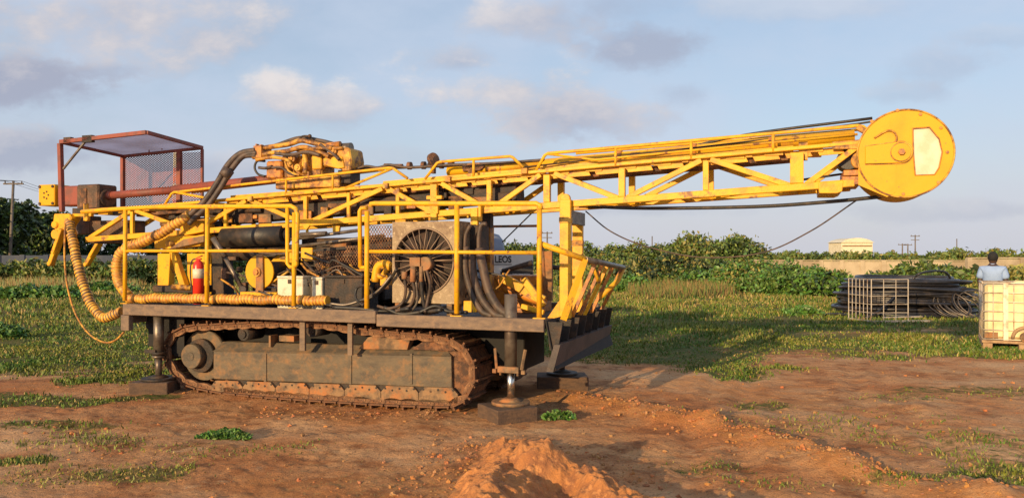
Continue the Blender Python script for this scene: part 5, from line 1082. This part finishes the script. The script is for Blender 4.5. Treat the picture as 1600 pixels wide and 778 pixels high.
# poles
def pole(px, Y, topy, label, kind='t', r_=.11, lean=0, grp=None):
    c = G(px, Y); h = Z(topy, Y); o = empty('utility_pole', c, 0, label, 'utility pole', grp); MB().tube([(0, 0, -.5), (lean, 0, h)], [r_, r_*.7], 8).build('shaft', 'pole', o)
    if kind != 'plain':
        MB().box((lean-.6*1.3, -.05, h-.28), (lean+.6*1.3, .05, h-.16)).build('crossarm', 'pole', o)
        for s_ in (-.65, 0, .65): MB().tube([(lean+s_, 0, h-.16), (lean+s_, 0, h+.0)], .05, 6).build('insulator', 'pole', o)
    if kind == 'two': MB().box((lean-.7, -.05, h-.9), (lean+.7, .05, h-.8)).build('crossarm', 'pole', o)
    return Vector((c.x+lean, c.y, h))
pl = pole(14, 60, 283, 'leaning concrete utility pole with crossarm at the left edge', 't', .13, .35)
wr = MB()
def wire(a, b, sag, r=.012): 
    a, b = V(a), V(b); return [a.lerp(b, t/12)-WX*(sag*4*(t/12)*(1-t/12)) for t in range(13)]
for s_ in (-.65, 0, .65):
    wr = MB().tube(wire(pl+Vector((s_, 0, 0)), G(90, 75, 8.0)+Vector((s_-8, 30, 0)), .4), .014, 5).tube(wire(pl+Vector((s_, 0, 0)), G(-260, 50, 8.0), .3), .014, 5).tube(wire(G(90, 75, 8.0)+Vector((s_-8, 30, 0)), G(330, 160, 12)+Vector((s_, 0, 0)), .8), .02, 5)
    o = wr.build('power_line', 'dark'); tag(o, 'thin power line strung from the leaning pole behind the drive head', 'power line', 'power lines from the left pole')
PG = 'distant utility poles'
pole(1430, 130, 367, 'tallest distant utility pole right of the cream building', 'two', .13, grp=PG)
pole(1410, 140, 380.5, 'left pole of the short distant pair', 't', .15, grp=PG); pole(1418.5, 140, 381, 'right pole of the short distant pair', 't', .15, grp=PG)
pole(1495, 170, 373, 'thin plain pole rising above the far right scrub', 'plain', .14, grp=PG); pole(1019, 150, 369, 'thin plain pole above the bushes right of the basket', 'plain', .14, grp=PG)
pole(855, 110, 362, 'distant utility pole with crossarms just right of the rail end', 'two', .14, grp=PG)
# red and white lattice tower seen through the cage mesh
def tower():
    Y = 260; c = G(274, Y); h = Z(238, Y); o = empty('radio_tower', c, 0, 'far red and white lattice mast seen through the cage mesh', 'tower'); n = 7
    for i in range(n):
        z0, z1 = h*i/n, h*(i+1)/n; w0, w1 = 1.6*(1-i/n*.6), 1.6*(1-(i+1)/n*.6); mb = MB()
        for sx in (-1, 1):
            for sy in (-1, 1): mb.bar((sx*w0/2, sy*w0/2, z0), (sx*w1/2, sy*w1/2, z1), .2, .2)
            mb.bar((sx*w0/2, -w0/2, z0), (-sx*w1/2, -w1/2, z1), .12, .12)
        mb.build('tower_section', 'exred' if i % 2 else 'white', o)
tower()
# sign panel and blue-grey tank behind the rig
def sign():
    Y = 11.6; c = G(801, Y); w = 64/FPX*Y; z0, z1 = Z(437, Y), Z(397, Y); o = empty('sign_panel', c, R(0), 'white company sign panel with black band standing behind the rig', 'sign')
    MB().box((-w/2, 0, z0), (w/2, .04, z1)).build('board', 'signwhite', o)
    for s_ in (-1, 1): MB().box((s_*w*.42-.03, .045, -.1), (s_*w*.42+.03, .10, z1-.02)).build('leg', 'pole', o)
    MB().prism([(w*.5-.003, -.004, z0+.005), (w*.5-.003, -.004, z0+.26), (w*.1, -.004, z0+.19), (-w*.30, -.004, z0+.12), (-w*.28, -.004, z0+.005)], (0, .003, 0)).build('black_band', 'signblack', o)
    MB().box((-w*.48, -.004, z0+.225), (-w*.02, -.001, z0+.235)).build('underline', 'signblack', o)
    def text(s_, size, x, z, mt, font_bold=False):
        cu = bpy.data.curves.new('t', 'FONT'); cu.body = s_; cu.size = size; cu.extrude = .001; cu.offset = .003; t = bpy.data.objects.new('t', cu); COL.objects.link(t); bpy.context.view_layer.update()
        me = bpy.data.meshes.new_from_object(t.evaluated_get(bpy.context.evaluated_depsgraph_get())); bpy.data.objects.remove(t); me.materials.clear(); me.materials.append(M_[mt])
        q = bpy.data.objects.new('lettering', me); COL.objects.link(q); q.parent = o; q.location = (x, -.006, z); q.rotation_euler = (R(90), 0, 0); q.scale = (1.0, 1.25, 1)
    text('LEOS', .112, -w*.44, z0+.262, 'signblack')
    for i, (x0, x1, z) in enumerate(((.0, .42, .075), (.03, .38, .035))):
        mb = MB(); x = w*x0
        while x < w*x1: ww = random.uniform(.008, .02); mb.box((x, -.008, z0+z), (x+ww, -.005, z0+z+.018)); x += ww+.006
        mb.build('small_print', 'signwhite', o)
sign()
def bgtank():
    Y = 12.2; c = G(766, Y); o = empty('water_tank', c, 0, 'blue-grey round-shouldered tank behind the sign panel', 'tank'); zt = Z(364, Y); r_ = .23
    MB().tube([(0, 0, .3), (0, 0, zt-.26), (0, 0, zt-.12), (0, 0, zt-.03), (0, 0, zt)], [r_, r_, r_*.9, r_*.6, r_*.12], 28).build('shell', 'bluegrey', o)
    MB().box((-.25, -.25, -.05), (.25, .25, .3)).build('stand', 'dark', o)
bgtank()

# ------------------------------------------------------------------ pipe coils
def coil(name, cx, cy, Rr, rr, loops, H, label, tilt=0, jr=.12, seed=1, mt='black', oval=1.0):
    r = random.Random(seed); mb = MB(); n = 44; g = hgt(cx, cy)
    for i in range(loops):
        lay = i/loops; rad = Rr*(1-.34*r.random()-.16*lay**2); z0 = rr + lay*H + r.uniform(-.02, .02); ph = r.uniform(0, 6.28); tl_ = r.uniform(-.055, .055); ox, oy = r.uniform(-jr, jr), r.uniform(-jr, jr); ty = r.uniform(-.05, .05)
        pts = []
        for k in range(n+1):
            a = 2*math.pi*k/n; x = math.cos(a)*rad*oval+ox; y = math.sin(a)*rad*.8+oy; w = .04*math.sin(3*a+ph)
            pts.append((x*(1+w*.3), y, max(rr, z0 + x*tl_ + y*ty + .02*math.sin(2*a+ph))))
        mb.tube(pts, rr, 7, cap=False)
    o = mb.build(name, mt, None, loc=(cx, cy, g)); tag(o, label, 'pipe coil'); return o
M_['hdpe'] = mat('black plastic pipe', (0.018, 0.017, 0.020), .38, 0, (0.05, 0.04, 0.035), 3, .5, .66, 0)
c = G(1412, 21.5); coil('pipe_coil', c.x, c.y, 1.90, .045, 54, .98, 'big stack of coiled black plastic pipe lying in the grass behind the cage panels', seed=2, mt='hdpe')
c = G(1500, 20.0)
def loose():
    r = random.Random(9); o = empty('hose_coil', (c.x, c.y, 0), 0, 'loose grey hose loops leaning on the big black pipe coil', 'hose coil')
    for i in range(12):
        rad = r.uniform(.42, .62); cx = -.3+i*.07; mb = MB(); tl_ = R(r.uniform(35, 62)); pts = []
        for k in range(33): a = 2*math.pi*k/32; y0 = math.sin(a)*rad; pts.append((cx+math.cos(a)*rad, y0*math.cos(tl_), .03+(y0+rad)*math.sin(tl_)*.8))
        mb.tube(pts, .017, 6, cap=False).build('loop', 'steel' if i % 3 else 'hdpe', o)
loose()
o = MB().tube(smooth_path([G(1270, 20.3, .03), G(1310, 20.6, .05), G(1360, 19.9, .04), G(1420, 20.4, .9), G(1440, 20.3, 1.15), G(1475, 20.6, 1.18), G(1488, 20.8, .9)], 8), .03, 8).build('loose_pipe', 'hdpe'); tag(o, 'single black pipe end trailing off the coil into the grass', 'pipe')
# wire cage panels
def cage():
    Y = 19.3; a = G(1326, Y); rt = empty('wire_cage', (a.x, Y, hgt(a.x, Y)), R(0), 'open pale wire cage of two panels standing before the pipe coil', 'wire cage')
    wl = 42/FPX*Y; h = 1.0
    def pan(p0, d, L_, nx, nz):
        mb = MB(); p0 = V(p0); d = V(d).normalized()
        for i in range(nx+1): q = p0+d*L_*i/nx; mb.bar(q, q+WX*h, .014 if 0 < i < nx else .020, .012)
        for j in range(nz+1): q = p0+WX*(h*j/nz); mb.bar(q, q+d*L_, .012 if 0 < j < nz else .020, .012)
        mb.build('mesh_panel', 'galv', rt)
    pan((0, 0, .05), (.13, -.95, 0), .95, 6, 5); pan((.13, -.94, .05), (1, .08, 0), .92, 3, 5)
    mb = MB(); mb.bar((.15, -.98, .04), (1.65, -.80, .04), .07, .05); mb.bar((0, 0, .04), (.13, -.92, .04), .05, .04); mb.bar((.55, -.66, .12), (1.6, -.45, .12), .05, .03); mb.build('base_rail', 'galv', rt)
cage()
# IBC tote
def tote():
    Y = 13.35; a = G(1536, Y); g = hgt(a.x, Y); rt = empty('tank_container', (a.x, Y, g), R(-28), 'yellowed plastic tank in a wire cage on a pallet at the right edge', 'tank'); w, d, h0, h1 = 1.2, 1.0, .16, 1.13
    MB().box((.03, .03, h0+.01), (w-.03, d-.03, h1)).build('inner_tank', 'tank', rt, .05)
    mb = MB()
    for face in range(4):
        for i in range(9 if face % 2 == 0 else 8):
            n_ = 8 if face % 2 == 0 else 7; t = i/n_
            p = {0: (w*t, 0), 1: (w, d*t), 2: (w*t, d), 3: (0, d*t)}[face]; mb.tube([(p[0], p[1], h0), (p[0], p[1], h1+.01)], .0085, 6)
    for z in (.17, .33, .49, .65, .81, .97, 1.14): mb.tube([(0, 0, z), (w, 0, z), (w, d, z), (0, d, z), (0, 0, z)], .010 if z < 1.1 else .016, 6)
    mb.build('wire_cage', 'galv', rt); MB().box((.30, -.012, h0), (.37, .02, h1)).build('strap', 'galv', rt)
    mb = MB(); 
    for x in (0, .52, 1.06): mb.box((x, -.02, -.02), (x+.14, d+.02, .10))
    mb.box((-.02, -.03, .103), (w+.02, d+.03, .150)); mb.build('pallet', 'palewood', rt, .006)
    # arched valve guard with round valve
    mb = MB(); cx, cz = .62, .20
    pts = [(cx+math.cos(a_)*.19, -.035, cz+math.sin(a_)*.19) for a_ in [math.pi*k/14 for k in range(15)]]
    mb.tube(pts, .028, 8); mb.build('valve_guard', 'palewood', rt)
    MB().cyl((cx, -.06, cz+.02), (cx, .04, cz+.02), .085, 20).cyl((cx, -.085, cz+.02), (cx, -.06, cz+.02), .05, 16).box((cx-.015, -.11, cz-.01), (cx+.015, -.085, cz+.10)).build('valve', 'mud', rt, .004)
    MB().box((.02, -.006, .19), (.22, -.001, .29)).build('plate', 'mud', rt)
    MB().cyl((.6, .5, h1), (.6, .5, h1+.04), .11, 20).build('lid', 'tank', rt)
tote()
# ------------------------------------------------------------------ person
def person():
    Y = 15.0; px = 1551; g0 = G(px, Y); gz = -.06; rt = empty('person', (g0.x, Y, gz), R(-35), 'person in a pale short-sleeved shirt and dark trousers, seen from behind beyond the tank', 'person')
    def skin(name, V_, E_, rad, mt, sub=2, par=rt):
        me = bpy.data.meshes.new(name); me.from_pydata(V_, E_, []); o = bpy.data.objects.new(name, me); COL.objects.link(o); o.parent = par
        m = o.modifiers.new('s', 'SKIN'); m.use_smooth_shade = True
        for i, r_ in enumerate(rad): me.skin_vertices[0].data[i].radius = r_ if isinstance(r_, tuple) else (r_, r_)
        me.skin_vertices[0].data[0].use_root = True; s_ = o.modifiers.new('u', 'SUBSURF'); s_.levels = s_.render_levels = sub; me.materials.append(M_[mt]); return o
    # local: faces +y (away), x right
    Vb = [(0, 0, .95), (0, 0, 1.12), (0, .0, 1.30), (0, .02, 1.42), (0, .03, 1.50), (0, .05, 1.56),        # 0-5 spine, neck, head base
          (-.10, 0, .90), (-.11, .01, .50), (-.11, -.02, .09), (-.12, .12, .03), (.10, 0, .90), (.12, .03, .50), (.12, 0, .09), (.13, .14, .03),   # 6-13 legs
          (-.17, .02, 1.40), (-.22, .0, 1.14), (-.20, .16, .98), (-.19, .22, .94), (.17, .02, 1.40), (.23, .02, 1.14), (.18, .22, 1.02), (.16, .29, 1.0)]   # 14-21 arms
    E = [(0, 1), (1, 2), (2, 3), (3, 4), (4, 5), (0, 6), (6, 7), (7, 8), (8, 9), (0, 10), (10, 11), (11, 12), (12, 13), (3, 14), (14, 15), (15, 16), (16, 17), (3, 18), (18, 19), (19, 20), (20, 21)]
    rad = [(.15, .11), (.145, .10), (.17, .115), (.11, .09), .055, .055, .085, .06, .045, .04, .085, .06, .045, .04, .06, .045, .03, .032, .06, .045, .03, .032]
    body = skin('body', Vb, E, rad, 'skin')
    # head
    MBh = MB(); MBh.ell((0, .085, 1.615), (.082, .10, .118), 20, 14); MBh.ell((0, .17, 1.625), (.014, .02, .022), 8, 6); MBh.ell((-.08, .07, 1.63), (.012, .024, .034), 8, 6); MBh.ell((.08, .07, 1.63), (.012, .024, .034), 8, 6); MBh.build('head', 'skin', body)
    MB().ell((0, .065, 1.645), (.090, .104, .105), 20, 12, jit=.02).build('hair', 'hair', rt)
    # hands with fingers
    for sx, w in ((-.19, (-.19, .22, .94)), (.16, (.16, .29, 1.0))):
        mb = MB(); p = V(w)
        for k in range(4): q = p+Vector(((k-1.5)*.018, .045, -.005)); mb.tube([q-Vector((0, .03, 0)), q+Vector((0, .03, -.008)), q+Vector((0, .048-.006*abs(k-1.4), -.035))], [.010, .009, .006], 6)
        mb.tube([p, p+Vector((.04 if sx < 0 else -.04, .03, .0)), p+Vector((.045 if sx < 0 else -.045, .06, -.01))], [.013, .010, .007], 6); mb.build('fingers', 'skin', body)
    sh = [(0, 0, .93), (0, 0, 1.12), (0, .0, 1.30), (0, .02, 1.42), (0, .025, 1.465), (-.17, .02, 1.40), (-.215, .0, 1.20), (.17, .02, 1.40), (.222, .02, 1.20)]
    skin('shirt', sh, [(0, 1), (1, 2), (2, 3), (3, 4), (3, 5), (5, 6), (3, 7), (7, 8)], [(.185, .14), (.175, .13), (.20, .145), (.13, .11), .068, .085, .078, .085, .078], 'shirt')
    MB().tube([(0, .03, 1.455), (0, .035, 1.505)], [.085, .066], 18, cap=False).build('collar', 'shirt', rt)
    skin('trousers', [(0, 0, .98), (0, 0, .9), (-.10, 0, .86), (-.11, .01, .50), (-.11, -.02, .10), (.10, 0, .86), (.12, .03, .50), (.12, 0, .10)], [(0, 1), (1, 2), (2, 3), (3, 4), (1, 5), (5, 6), (6, 7)], [(.165, .125), (.16, .12), .10, .08, .065, .10, .08, .065], 'trouser')
person()
# ------------------------------------------------------------------ unseen trees behind the camera, placed and sized so their shade reaches the foreground
for i, (x, y, w, h) in enumerate(((-42, -15, 8, 4.3), (-36, -14, 8, 4.5), (-30.5, -15.5, 8, 4.6), (-25.5, -14, 7, 4.5), (-21, -15, 6.5, 4.4), (-17, -14.6, 6, 4.3), (-13.2, -15, 5, 4.1), (-9.4, -14.6, 4, 3.8), (-6.2, -15, 3, 3.6), (-2.5, -14.5, 2.6, 3.3))):
    tree(x, y, w, h*1.34, .30, ['leafdark', 'leafmid'], 'unseen dense green tree shading the foreground from behind the camera', 'tree row behind the camera', per=330, seed=150+i, trunk=.1)
